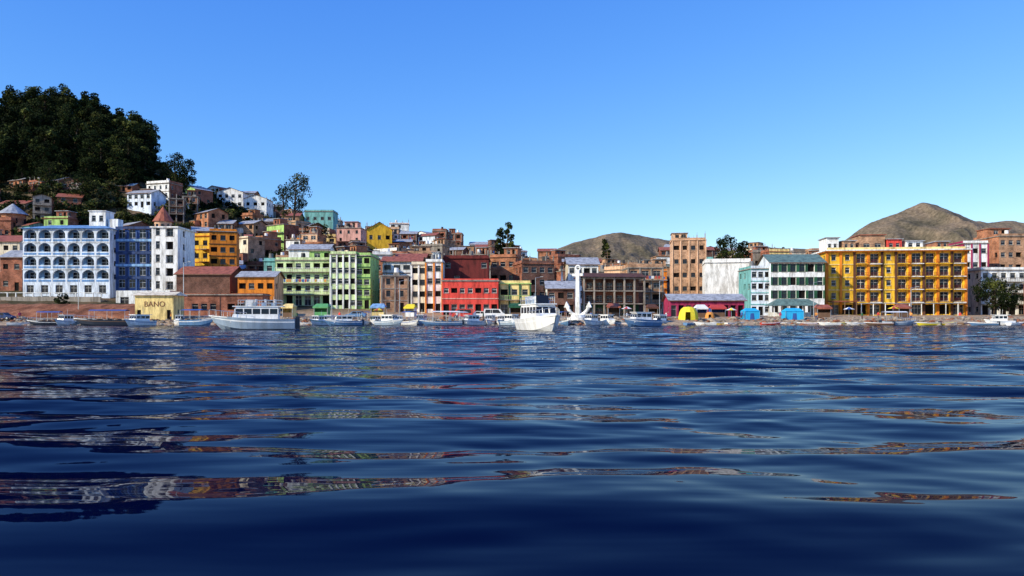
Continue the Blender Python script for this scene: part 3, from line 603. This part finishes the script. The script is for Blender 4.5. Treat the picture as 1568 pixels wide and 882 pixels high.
# ------------------------------------------------------------ boats
def boat(name,u,d,L,Bm,yaw,hull='gelcoat',stripe='gelcoat_blue',cab=(.22,.72),ch=1.5,canopy=None,fly=False,rail=True,fb=.95,cabm='gelcoat'):
    mb=MB(); ns=14; st=[]
    for i in range(ns+1):
        t=i/ns; x=(t-.5)*L; b_=Bm/2*(1-max(0,(t-.4)/.6)**2.3)*(.9+.1*min(1,t*4)); b_=max(b_,.04)
        zs=fb+.45*t*t*fb+.08*(1-t)**2; zk=-.35+max(0,(t-.78)/.22)**2*(.35+zs*.55); zc=.12+max(0,(t-.6)/.4)**1.6*zs*.45; rk=L*.06*max(0,t-.5)*2
        st.append([(x-rk*.6,0,zk),(x-rk*.4,b_*.80,zc),(x+rk*.1,b_*.94,zc+(zs-zc)*.62),(x+rk*.2,b_*.95,zc+(zs-zc)*.74),(x+rk*.6,b_,zs)])
    for i in range(ns):
        for j in range(4):
            m_=stripe if j==2 else hull
            a,b2,c,e=st[i][j],st[i+1][j],st[i+1][j+1],st[i][j+1]
            mb.quad(a,b2,c,e,m_); f=lambda p:(p[0],-p[1],p[2]); mb.quad(f(e),f(c),f(b2),f(a),m_)
        a,b2=st[i][4],st[i+1][4]; dz=.12
        mb.quad((a[0],-a[1]*.96,a[2]-dz),(b2[0],-b2[1]*.96,b2[2]-dz),(b2[0],b2[1]*.96,b2[2]-dz),(a[0],a[1]*.96,a[2]-dz),'gelcoat' if hull!='wood' else 'wood')
        for sg in (1,-1): mb.quad((a[0],sg*a[1],a[2]),(b2[0],sg*b2[1],b2[2]),(b2[0],sg*b2[1]*.96,b2[2]-dz),(a[0],sg*a[1]*.96,a[2]-dz),'gelcoat')
    s0=st[0]; mb.add([s0[j] for j in range(5)]+[(s0[j][0],-s0[j][1],s0[j][2]) for j in range(4,0,-1)],[tuple(range(9))[::-1]],hull)
    x0=(cab[0]-.5)*L; x1=(cab[1]-.5)*L; w=Bm*.39; zd=fb+.02; zt=zd+ch
    if ch>0:
        fr=.55
        zl=zd+ch*.42; zh=zd+ch*.84
        for (za,zb,ins,m_) in ((zd-.3,zl,0,cabm),(zl,zh,.03,'glass'),(zh,zt,0,cabm)):
            fa=x1+fr*(1-(za-zd)/ch)*.9; fbk=x1+fr*(1-(zb-zd)/ch)*.9
            ya=w-ins-.06*(za-zd); yb=w-ins-.06*(zb-zd)
            mb.add([(x0+ins,-ya,za),(fa-ins,-ya*.8,za),(fa-ins,ya*.8,za),(x0+ins,ya,za),(x0+ins,-yb,zb),(fbk-ins,-yb*.8,zb),(fbk-ins,yb*.8,zb),(x0+ins,yb,zb)],[(0,1,5,4),(1,2,6,5),(2,3,7,6),(3,0,4,7),(4,5,6,7)],m_)
        nw=max(3,int((x1-x0)/.8))
        for i in range(nw+1):
            xx=x0+(x1+fr*.2-x0)*i/nw; yy=w-.06*ch*.4-(w*.2)*(i/nw)
            for sg in (-1,1): mb.box(xx-.05,xx+.05,min(sg*(yy-.04),sg*(yy+.0)),max(sg*(yy-.04),sg*(yy+.0)),zl,zh,cabm)
        for yy in (-w*.25,w*.25): mb.cyl((x1+fr*.52,yy,zl),(x1+fr*.16,yy,zh),.04,.04,cabm,4)
        mb.add([(x0-.5,-w-.05,zt),(x1+.35,-w*.82,zt),(x1+.35,w*.82,zt),(x0-.5,w+.05,zt),(x0-.5,-w-.05,zt+.08),(x1+.35,-w*.82,zt+.08),(x1+.35,w*.82,zt+.08),(x0-.5,w+.05,zt+.08)],[(0,3,2,1),(4,5,6,7),(0,1,5,4),(1,2,6,5),(2,3,7,6),(3,0,4,7)],cabm)
        mb.cyl((x0+.6,0,zt+.08),(x0+.5,0,zt+1.1),.025,.015,'steel',5)
        if fly:
            z=zt+.08
            for sg in (-1,1):
                for zz in (.3,.6): mb.cyl((x0-.3,sg*w*.9,z+zz),(x1-.2,sg*w*.78,z+zz),.022,.022,'steel',5)
                for i in range(7): xx=x0-.3+(x1-.2-x0+.3)*i/6; mb.cyl((xx,sg*w*(.9-.02*i),z),(xx,sg*w*(.9-.02*i),z+.6),.02,.02,'steel',4)
            mb.box(x1-1.6,x1-.9,-w*.5,w*.5,z,z+.65,cabm); mb.add([(x1-.9,-w*.5,z),(x1-.5,-w*.4,z),(x1-.5,w*.4,z),(x1-.9,w*.5,z),(x1-.9,-w*.5,z+.75),(x1-.9,w*.5,z+.75)],[(0,1,4),(1,2,5,4),(2,3,5)],'glass')
            for i in range(3): xx=x0+.3+i*.95; mb.box(xx,xx+.4,-w*.7,w*.7,z+.02,z+.35,'gelcoat_grey'); mb.box(xx,xx+.1,-w*.7,w*.7,z+.35,z+.7,'gelcoat')
    if canopy:
        zc=fb+1.75; xa=-.45*L; xb=(.22)*L
        for sg in (-1,1):
            for xx in (xa+.1,(xa+xb)/2,xb-.1): mb.cyl((xx,sg*Bm*.42,fb),(xx,sg*Bm*.42,zc),.03,.03,'steel',5)
        for a in range(6):
            y0=-Bm*.46+Bm*.92*a/6; y1=-Bm*.46+Bm*.92*(a+1)/6; h0=.22*math.sin(math.pi*a/6); h1=.22*math.sin(math.pi*(a+1)/6)
            mb.quad((xa,y0,zc+h0),(xb,y0,zc+h0),(xb,y1,zc+h1),(xa,y1,zc+h1),canopy)
        for xx in (-.3*L,-.12*L,.05*L): mb.box(xx,xx+.35,-Bm*.38,Bm*.38,fb-.1,fb+.3,'wood')
    if rail and L>5:
        pv=None
        for i in range(8,ns+1):
            a=st[i][4]; p=(a[0]-.05,a[1]*.93,a[2]+.55)
            for sg in (-1,1):
                mb.cyl((a[0]-.05,sg*a[1]*.93,a[2]),(p[0],sg*p[1],p[2]),.02,.02,'steel',4)
                if pv: mb.cyl((pv[0],sg*pv[1],pv[2]),(p[0],sg*p[1],p[2]),.022,.022,'steel',4)
            pv=p
    if L>4: 
        mb.box(-L/2-.45,-L/2-.02,-.2,.2,.1,fb+.35,'hull_dark')
    return mb.finish(name,(PX(u,d),d,-.02),math.radians(yaw))
boat('cabin_cruiser',389,79,8.2,2.9,192,hull='gelcoat_grey',stripe='gelcoat',cab=(.2,.70),ch=1.3,fly=True,fb=1.05)
boat('cabin_cruiser',828,68,8.8,3.0,-76,hull='gelcoat',stripe='gelcoat',cab=(.2,.66),ch=1.3,fly=True,fb=1.05)
boat('motorboat',982,118,6.5,2.4,-150,cab=(.3,.7),ch=1.2,hull='gelcoat_blue',stripe='gelcoat')
boat('covered_boat',158,140,9.5,2.6,186,hull='hull_dark',stripe='wood',ch=0,canopy='blue_canvas')
boat('motorboat',213,128,5.6,2.3,-110,cab=(.25,.7),ch=1.05,fb=.8)
boat('covered_boat',303,134,6.5,2.4,-20,hull='gelcoat_blue',stripe='gelcoat',ch=0,canopy='blue_canvas')
BL=[('motorboat',489,138,5.5,-110,'gelcoat','green_canvas'),('motorboat',526,133,6.2,-160,'gelcoat_blue','gelcoat'),('covered_boat',557,145,6,-90,'gelcoat','gelcoat_blue'),('motorboat',597,137,6,-35,'gelcoat_grey','gelcoat'),
('covered_boat',630,143,6,-60,'gelcoat','blue_canvas'),('covered_boat',676,139,7.4,-172,'gelcoat_blue','gelcoat'),('motorboat',722,144,5.5,-140,'gelcoat','gelcoat_blue'),('motorboat',784,136,5.5,-60,'gelcoat_grey','gelcoat'),
('motorboat',905,143,5.8,-120,'gelcoat','gelcoat_blue'),('motorboat',750,147,5.2,-100,'gelcoat','redpaint'),('covered_boat',865,146,5.6,-80,'gelcoat_blue','gelcoat'),('motorboat',100,146,5,-100,'gelcoat','gelcoat_blue'),('covered_boat',70,145,6,-170,'hull_dark','gelcoat'),('motorboat',275,147,5,-70,'gelcoat','gelcoat_blue'),('motorboat',645,147,5.4,-95,'gelcoat_grey','gelcoat'),('motorboat',610,148,5,-80,'gelcoat','gelcoat'),
('motorboat',505,147,5.2,-95,'gelcoat','gelcoat_blue'),('covered_boat',700,147,5.6,-120,'gelcoat','gelcoat_blue'),('motorboat',575,146,5,-70,'gelcoat','gelcoat'),('motorboat',770,147,5,-110,'gelcoat','gelcoat_blue'),('motorboat',930,146,5,-60,'gelcoat','gelcoat'),('motorboat',1010,147,5,-130,'gelcoat_grey','gelcoat'),('motorboat',1530,146,5,170,'gelcoat','gelcoat_blue'),('covered_boat',1375,145,6.5,5,'gelcoat_grey','gelcoat')]
for n,u,d,L,yw,h,s_ in BL:
    if n=='motorboat': boat(n,u,d,L,2.2,yw,hull=h,stripe=s_,cab=(.28,.68),ch=R.uniform(.9,1.3),fb=.8)
    else: boat(n,u,d,L,2.2,yw,hull=h,stripe=s_,ch=0,canopy=R.choice(['blue_canvas','white_canvas','blue_canvas']),fb=.7)
for u,d,L,yw,h in [(1270,145,4,170,'gelcoat'),(1288,146,3.6,20,'yellow_canvas'),(1345,144,5,175,'wood'),(1335,147,4,5,'hull_dark'),(1420,145,4.5,185,'yellow_canvas'),(1450,146,4,10,'yellow_canvas'),(1505,144,5,172,'gelcoat_blue'),(1556,145,4,20,'gelcoat'),(1080,145,4,170,'gelcoat'),(1060,146,3.6,30,'gelcoat_blue'),(1100,147,3.6,-160,'yellow_canvas'),(1180,146,4,5,'redpaint'),(950,147,4,170,'gelcoat'),(440,146,4.5,10,'gelcoat_blue'),(1310,146,4,-170,'gelcoat'),(1125,147,4,20,'gelcoat'),(1235,147,3.8,160,'gelcoat_blue'),(1400,147,4,-20,'gelcoat'),(1480,147,4,30,'wood'),(30,146,4,15,'gelcoat'),(470,147,4,-160,'gelcoat'),(1155,148,3.6,-30,'gelcoat'),(1205,148,3.6,200,'gelcoat'),(1258,148.5,3.6,-60,'gelcoat_blue'),(1298,149,3.4,-40,'yellow_canvas')]:
    boat('rowing_boat',u,d,L,1.4,yw,hull=h,stripe=R.choice(['gelcoat','redpaint','gelcoat_blue']),ch=0,rail=False,fb=.45)
# ------------------------------------------------------------ stalls, tents, umbrellas
def stall(u,d,w,dp,h,m1,m2=None,name='market_stall'):
    mb=MB(); m2=m2 or m1
    for sx in (-w/2,w/2-.08):
        for sy in (0,dp): mb.box(sx,sx+.08,sy,sy+.08,-.6,h,'steel')
    mb.add([(-w/2-.2,-.3,h),(w/2+.2,-.3,h),(w/2+.2,dp+.3,h),(-w/2-.2,dp+.3,h),(-w/2+.2,dp/2,h+.7),(w/2-.2,dp/2,h+.7)],[(0,1,5,4),(1,2,5),(2,3,4,5),(3,0,4)],m1)
    mb.box(-w/2,w/2,dp-.04,dp+.0,-.3,h-.01,m2); mb.box(-w/2-.01,-w/2+.0,.1,dp-.05,-.3,h-.01,m2); mb.box(w/2,w/2+.01,.1,dp-.05,-.3,h-.01,m2)
    mb.box(-w/2+.1,w/2-.1,.05,.7,-.3,.9,m2 if R.random()<.5 else 'wood'); mb.box(-w/2-.2,w/2+.2,-.32,-.3,h-.3,h+.01,m1)
    x=PX(u,d); mb.finish(name,(x,d,T(x,d)+.1),math.radians(R.uniform(-8,8)))
def tent(u,d,w,h,m_):
    mb=MB(); 
    mb.box(-w/2,w/2,0,2.4,-.5,h*.72,m_); mb.add([(-w/2-.1,-.1,h*.72),(w/2+.1,-.1,h*.72),(w/2+.1,2.5,h*.72),(-w/2-.1,2.5,h*.72),(-w/2+.5,1.2,h),(w/2-.5,1.2,h)],[(0,1,5,4),(1,2,5),(2,3,4,5),(3,0,4)],m_)
    mb.quad((-.5,-.006,-.2),(.5,-.006,-.2),(.35,-.006,h*.55),(-.35,-.006,h*.55),'blue_canvas')
    for sx in (-w/2,w/2): mb.cyl((sx,-.05,-.3),(sx,-.05,h*.75),.04,.04,'steel',5)
    x=PX(u,d); mb.finish('canvas_tent',(x,d,T(x,d)+.1),math.radians(R.uniform(-8,8)))
def dome(u,d,r,m_,name='dome_tent'):
    mb=MB(); n=12; rows=5; P=[]
    for i in range(rows+1):
        a=math.pi/2*i/rows
        for j in range(n): t=2*math.pi*j/n; P.append((r*math.cos(a)**.6*math.cos(t)*(1 if i<rows else .02),r*math.cos(a)**.6*math.sin(t)*(1 if i<rows else .02),r*1.35*math.sin(a)))
    F=[(i*n+j,i*n+(j+1)%n,(i+1)*n+(j+1)%n,(i+1)*n+j) for i in range(rows) for j in range(n) if not(i<2 and j in(8,))]
    mb.add(P,F,m_); mb.cyl((0,0,0),(0,0,.1),r*.9,r*.9,'void',12); x=PX(u,d); mb.finish(name,(x,d,T(x,d)))
dome(1054,152,2.0,'yellow_canvas'); dome(1087,156,1.0,'orange_canvas')
tent(1152,152,3.0,2.3,'cyan_canvas'); tent(1217,152,3.6,2.3,'cyan_canvas')
for u,m_,m2 in ((440,'paleyellow','paleyellow'),(491,'green_canvas','green_canvas'),(578,'lightblue','paleyellow'),(627,'yellow_canvas','white_canvas'),(1262,'redtin','wood'),(1075,'white_canvas','blue_canvas'),(1100,'red_canvas','blue_canvas'),(940,'redtin','wood'),(790,'darkgreen','wood'),(1385,'redtin','wood'),(1000,'brown','wood')):
    stall(u,R.uniform(157,163),R.uniform(2.0,3.0),2.2,R.uniform(1.8,2.2),m_,m2)
def umbrella(u,d,m1,m2):
    mb=MB(); mb.cyl((0,0,-.3),(0,0,2.3),.03,.03,'steel',6); n=8
    for j in range(n):
        a=2*math.pi*j/n; b_=2*math.pi*(j+1)/n; mb.add([(1.2*math.cos(a),1.2*math.sin(a),1.85),(1.2*math.cos(b_),1.2*math.sin(b_),1.85),(0,0,2.35)],[(0,1,2)],m1 if j%2 else m2)
    x=PX(u,d); mb.finish('beach_umbrella',(x,d,T(x,d)))
for u in (1300,1368,1120,960,580): umbrella(u,R.uniform(152,158),R.choice(['red_canvas','yellow_canvas','blue_canvas']),R.choice(['white_canvas','yellow_canvas']))
# ------------------------------------------------------------ cars
def car(u,d,m_,yaw=0,van=False):
    mb=MB(); L=4.3; w=.85
    if van: pr=[(-2.15,.35),(2.15,.35),(2.15,.95),(1.75,1.15),(1.2,1.9),(-2.05,1.95),(-2.15,1.2)]; wi=[(-1.95,1.15,1.05,1.78)]
    else: pr=[(-2.15,.35),(2.15,.35),(2.15,.72),(1.2,.95),(.55,1.45),(-1.2,1.48),(-1.9,.98),(-2.15,.9)]; wi=[(-1.35,.75,.97,1.38)]
    n=len(pr); P=[(x,-w,z) for x,z in pr]+[(x,w,z) for x,z in pr]
    mb.add(P,[tuple(range(n)),tuple(range(2*n-1,n-1,-1))]+[((i+1)%n,i,n+i,n+(i+1)%n) for i in range(n)],m_)
    for a,b_,z0,z1 in wi:
        for sg in (-1,1):
            y=sg*(w+.004); s_=.3
            mb.quad((a,y,z0),(b_+(.1 if not van else .25),y,z0),(b_-s_,y,z1),(a+s_*.6,y,z1),'glass')
            mb.box((a+b_)/2-.04,(a+b_)/2+.04,min(y,y+sg*.01),max(y,y+sg*.01),z0,z1,m_)
    fx=(1.75,1.15,1.2,1.9) if van else (1.2,.95,.55,1.45)
    mb.quad((fx[0]-.03,-w*.85,fx[1]+.05),(fx[0]-.03,w*.85,fx[1]+.05),(fx[2]+.05,w*.85,fx[3]-.03),(fx[2]+.05,-w*.85,fx[3]-.03),'glass')
    for x in (-1.35,1.35):
        for sg in (-1,1): mb.cyl((x,sg*(w-.18),.33),(x,sg*(w+.02),.33),.33,.33,'tyre',14); mb.cyl((x,sg*(w+.02),.33),(x,sg*(w+.03),.33),.18,.18,'steel',10)
    for sg in (-1,1): mb.box(2.14,2.17,min(sg*.5,sg*.78),max(sg*.5,sg*.78),.62,.78,'white_canvas'); mb.box(-2.17,-2.14,min(sg*.55,sg*.8),max(sg*.55,sg*.8),.75,.88,'red_canvas')
    x=PX(u,d); mb.finish('van' if van else 'parked_car',(x,d,T(x,d)+.12 if d<156 else 1.36),math.radians(yaw))
car(708,158.5,'redpaint',180,True); car(738,159,'gelcoat',0); car(757,158.5,'gelcoat',0,True); car(4,151,'navy',0); car(820,160,'gelcoat',180); car(843,159,'grey',0); car(545,160,'gelcoat_blue',180)
# ------------------------------------------------------------ people
def person_mesh(shirt,pants,pose):
    J=dict(pel=(0,0,.92),spi=(0,0,1.15),che=(0,0,1.36),nek=(0,0,1.5),hea=(0,.01,1.6),hd2=(0,0,1.72))
    V=[];E=[];Rr=[]
    def a(p,r,par=None):
        V.append(p);Rr.append(r)
        if par is not None:E.append((par,len(V)-1))
        return len(V)-1
    pe=a(J['pel'],.15);sp=a(J['spi'],.13,pe);ch=a(J['che'],.15,sp);nk=a(J['nek'],.055,ch);h1=a(J['hea'],.09,nk);a(J['hd2'],.085,h1)
    st=.16 if pose==1 else .04
    for sg in (-1,1):
        hp=a((sg*.1,0,.85),.1,pe);kn=a((sg*.11,-st*sg*.5-.02,.48),.062,hp);an=a((sg*.12,sg*st,.09),.045,kn);a((sg*.13,sg*st-.14,.04),.04,an)
        sh=a((sg*.19,0,1.4),.06,ch)
        if pose==2: el=a((sg*.28,-.08,1.18),.045,sh);wr=a((sg*.14,-.28,1.16),.034,el)
        else: el=a((sg*.25,sg*st*.5,1.12),.045,sh);wr=a((sg*.26,-.08+sg*st*.6,.88),.032,el)
        w=V[wr]; hd=a((w[0],w[1]-.02,w[2]-.07),.036,wr)
    me=bpy.data.meshes.new('pm');me.from_pydata(V,E,[]);o=bpy.data.objects.new('pm',me);scene.collection.objects.link(o)
    s=o.modifiers.new('s','SKIN')
    for i,r in enumerate(Rr): me.skin_vertices[0].data[i].radius=(r,r)
    me.skin_vertices[0].data[0].use_root=True
    q=o.modifiers.new('q','SUBSURF');q.levels=1
    dg=bpy.context.evaluated_depsgraph_get();nm=bpy.data.meshes.new_from_object(o.evaluated_get(dg));bpy.data.objects.remove(o)
    for m_ in ('skin',shirt,pants,'hair','tyre'): nm.materials.append(M[m_])
    for p in nm.polygons:
        c=p.center; x,y,z=c
        if z>1.49: i=3 if (z>1.7 or (y>.02 and z>1.55)) else 0
        elif z<.08:i=4
        elif abs(x)>.2 and z<.9:i=0
        elif z<.93:i=2
        else:i=1
        p.material_index=i
    return nm
for i,(u,d,sc) in enumerate([(262,149.5,1),(1128,151,0),(1136,152,1),(700,152,2),(690,151,0),(740,151,1),(800,151,0),(520,152,1),(560,151,2),(1020,151,0),(1195,151,1),(1320,151,0),(1395,151,2),(1470,151,0),(905,151,1),(960,150.5,2),(30,151,0),(455,151,1),(1250,151,2),(1345,152,1)]):
    x=PX(u,d); me=person_mesh(['orange_canvas','redpaint','blue_canvas','white_canvas','magenta','darkgreen'][i%6],['jeans','grey','brown'][i%3],sc)
    o=bpy.data.objects.new('person',me); scene.collection.objects.link(o); o.location=(x,d,T(x,d)+.05); o.rotation_euler=(0,0,R.uniform(0,6.28))
# ------------------------------------------------------------ poles
def pole(u,d,vt,arm=True,name='street_lamp'):
    x=PX(u,d); z=T(x,d); h=PZ(vt,d)-z; mb=MB(); mb.cyl((0,0,-.5),(0,0,h),.1,.06,'steel' if arm else 'wood',7)
    if arm: mb.cyl((0,0,h-.1),(1.2,-.2,h+.15),.04,.03,'steel',5); mb.box(1.0,1.6,-.3,-.1,h+.1,h+.2,'frame')
    else: mb.box(-.9,.9,-.06,.06,h-.6,h-.48,'wood'); mb.box(-.7,.7,-.06,.06,h-1.3,h-1.18,'wood')
    mb.finish(name,(x,d,z))
for u,vt in ((281,402),(508,438),(612,430),(820,425),(1010,430),(1246,432),(1395,440),(120,428)): pole(u,160,vt)
for u,d,vt in ((640,230,378),(700,250,372),(560,240,372),(930,240,385),(1000,220,392),(380,230,350),(1220,200,388),(1480,200,372),(150,230,330)): pole(u,d,vt,False,'utility_pole')
mb=MB(); k=.6; mb.cyl((-.18*k,0,.03),(.16*k,.02,.05),.11*k,.08*k,'wood',8); mb.cyl((.13*k,.02,.05),(.2*k,.02,.13),.045*k,.04*k,'wood',6); mb.cyl((.19*k,.02,.13),(.26*k,.02,.125),.05*k,.02*k,'orange',6); mb.finish('floating_duck',(PX(1083,31),31,0),0)
# ------------------------------------------------------------ water
nx=900; t=np.linspace(-1,1,nx); kk=6.6; xs=700*np.sinh(kk*t)/math.sinh(kk)
ys=np.concatenate([np.array([-300,-150,-70,-30,-12,-6,-3,-1.5,-.5,0,.4,.8,1.1]),np.geomspace(1.3,153,860)])
X,Y=np.meshgrid(xs,ys); Z=np.zeros_like(X)
dy=np.gradient(ys)[:,None]; dx=np.gradient(xs)[None,:]
rs=np.random.RandomState(21)
WX=X+.35*np.sin(.55*Y+.21*X+1)+.25*np.sin(.9*X-.3*Y); WY=Y+.30*np.sin(.33*X+.2*Y)+.16*np.sin(.85*X+2+.5*Y)
gain=np.interp(ys,[2.5,4,6,12,30,150],[.66,.8,1.12,1.4,1.5,1.6])[:,None]
def comp(lam,slope,th):
    global Z
    k=2*math.pi/lam; kx=k*math.sin(th); ky=k*math.cos(th)
    fade=np.clip(lam/(abs(math.cos(th))+1e-3)/dy/4-.6,0,1)*np.clip(lam/(abs(math.sin(th))+1e-3)/dx/4-.6,0,1)
    Z+=gain*fade*slope/k*np.sin(kx*WX+ky*WY+rs.uniform(0,6.28))
for i in range(14): comp(rs.uniform(1.5,3.6),.020,rs.normal(0.04,.17))
for i in range(18): comp(rs.uniform(.7,1.5),.013,rs.normal(0,.28))
for i in range(20): comp(rs.uniform(.25,.7),.0065,rs.normal(0,.5))
m,nt,b=nodes('lake_water'); nt.nodes.remove(b)
g=N(nt,'ShaderNodeNewGeometry'); mp=N(nt,'ShaderNodeMapping'); mp.inputs['Scale'].default_value=(.25,1.1,1); nt.links.new(g.outputs['Position'],mp.inputs[0])
n1=N(nt,'ShaderNodeTexNoise'); n1.inputs['Scale'].default_value=1.3; n1.inputs['Detail'].default_value=3; n1.inputs['Roughness'].default_value=.5; nt.links.new(mp.outputs[0],n1.inputs[0])
sp=N(nt,'ShaderNodeSeparateXYZ'); nt.links.new(g.outputs['Position'],sp.inputs[0])
mr=N(nt,'ShaderNodeMapRange'); mr.inputs[1].default_value=6; mr.inputs[2].default_value=50; mr.inputs[3].default_value=.03; mr.inputs[4].default_value=.62; nt.links.new(sp.outputs[1],mr.inputs[0])
mu=N(nt,'ShaderNodeMath',operation='MULTIPLY'); nt.links.new(n1.outputs[0],mu.inputs[0]); nt.links.new(mr.outputs[0],mu.inputs[1])
bp=N(nt,'ShaderNodeBump'); bp.inputs['Strength'].default_value=1; bp.inputs['Distance'].default_value=.35; nt.links.new(mu.outputs[0],bp.inputs['Height'])
df=N(nt,'ShaderNodeBsdfDiffuse'); df.inputs[0].default_value=(.0002,.0022,.022,1)
gl=N(nt,'ShaderNodeBsdfGlossy'); gl.inputs['Color'].default_value=(.92,.95,1,1); gl.inputs['Roughness'].default_value=.02
fr=N(nt,'ShaderNodeFresnel'); fr.inputs['IOR'].default_value=1.33
pw=N(nt,'ShaderNodeMath',operation='POWER'); pw.inputs[1].default_value=1.75; nt.links.new(fr.outputs[0],pw.inputs[0])
for s_ in (gl,fr): nt.links.new(bp.outputs[0],s_.inputs['Normal'])
ms=N(nt,'ShaderNodeMixShader'); nt.links.new(pw.outputs[0],ms.inputs[0]); nt.links.new(df.outputs[0],ms.inputs[1]); nt.links.new(gl.outputs[0],ms.inputs[2])
nt.links.new(ms.outputs[0],nt.nodes['Material Output'].inputs[0])
gridmesh('lake_water',xs,ys,Z,'lake_water')
# ------------------------------------------------------------ light + camera
w=bpy.data.worlds.new('World'); scene.world=w; w.use_nodes=True; nt=w.node_tree
bg=nt.nodes['Background']; sk=N(nt,'ShaderNodeTexSky'); sk.sky_type='NISHITA'; sk.sun_disc=False
EL,AZ=math.radians(28),math.radians(237); sk.sun_elevation=EL; sk.sun_rotation=AZ; sk.altitude=3800; sk.air_density=1.2; sk.dust_density=.3; sk.ozone_density=2.5
ST=.12
se=N(nt,'ShaderNodeSeparateColor'); cc=N(nt,'ShaderNodeCombineColor'); nt.links.new(sk.outputs[0],se.inputs[0])
for ch,(gm_,kg) in enumerate(((1.35,1.75),(.92,1.36),(.36,1.30))):
    a=N(nt,'ShaderNodeMath',operation='MULTIPLY'); a.inputs[1].default_value=ST; nt.links.new(se.outputs[ch],a.inputs[0])
    p=N(nt,'ShaderNodeMath',operation='POWER'); p.inputs[1].default_value=gm_; nt.links.new(a.outputs[0],p.inputs[0])
    q=N(nt,'ShaderNodeMath',operation='MULTIPLY'); q.inputs[1].default_value=kg/ST; nt.links.new(p.outputs[0],q.inputs[0])
    nt.links.new(q.outputs[0],cc.inputs[ch])
nt.links.new(cc.outputs[0],bg.inputs[0]); bg.inputs[1].default_value=ST
L=bpy.data.lights.new('sun','SUN'); L.energy=5.0; L.angle=math.radians(.5); L.color=(1,.90,.70); so=bpy.data.objects.new('sun',L); scene.collection.objects.link(so)
S=Vector((math.sin(AZ)*math.cos(EL),math.cos(AZ)*math.cos(EL),math.sin(EL))); so.rotation_euler=S.to_track_quat('Z','Y').to_euler()
c=bpy.data.cameras.new('camera'); c.sensor_width=36; c.lens=27; c.shift_y=49/1568; c.clip_end=20000; c.clip_start=.05
co=bpy.data.objects.new('camera',c); scene.collection.objects.link(co); co.location=(0,0,CH); co.rotation_euler=(math.pi/2,0,0); scene.camera=co
scene.view_settings.view_transform='Standard'; scene.view_settings.look='None'; scene.view_settings.exposure=0
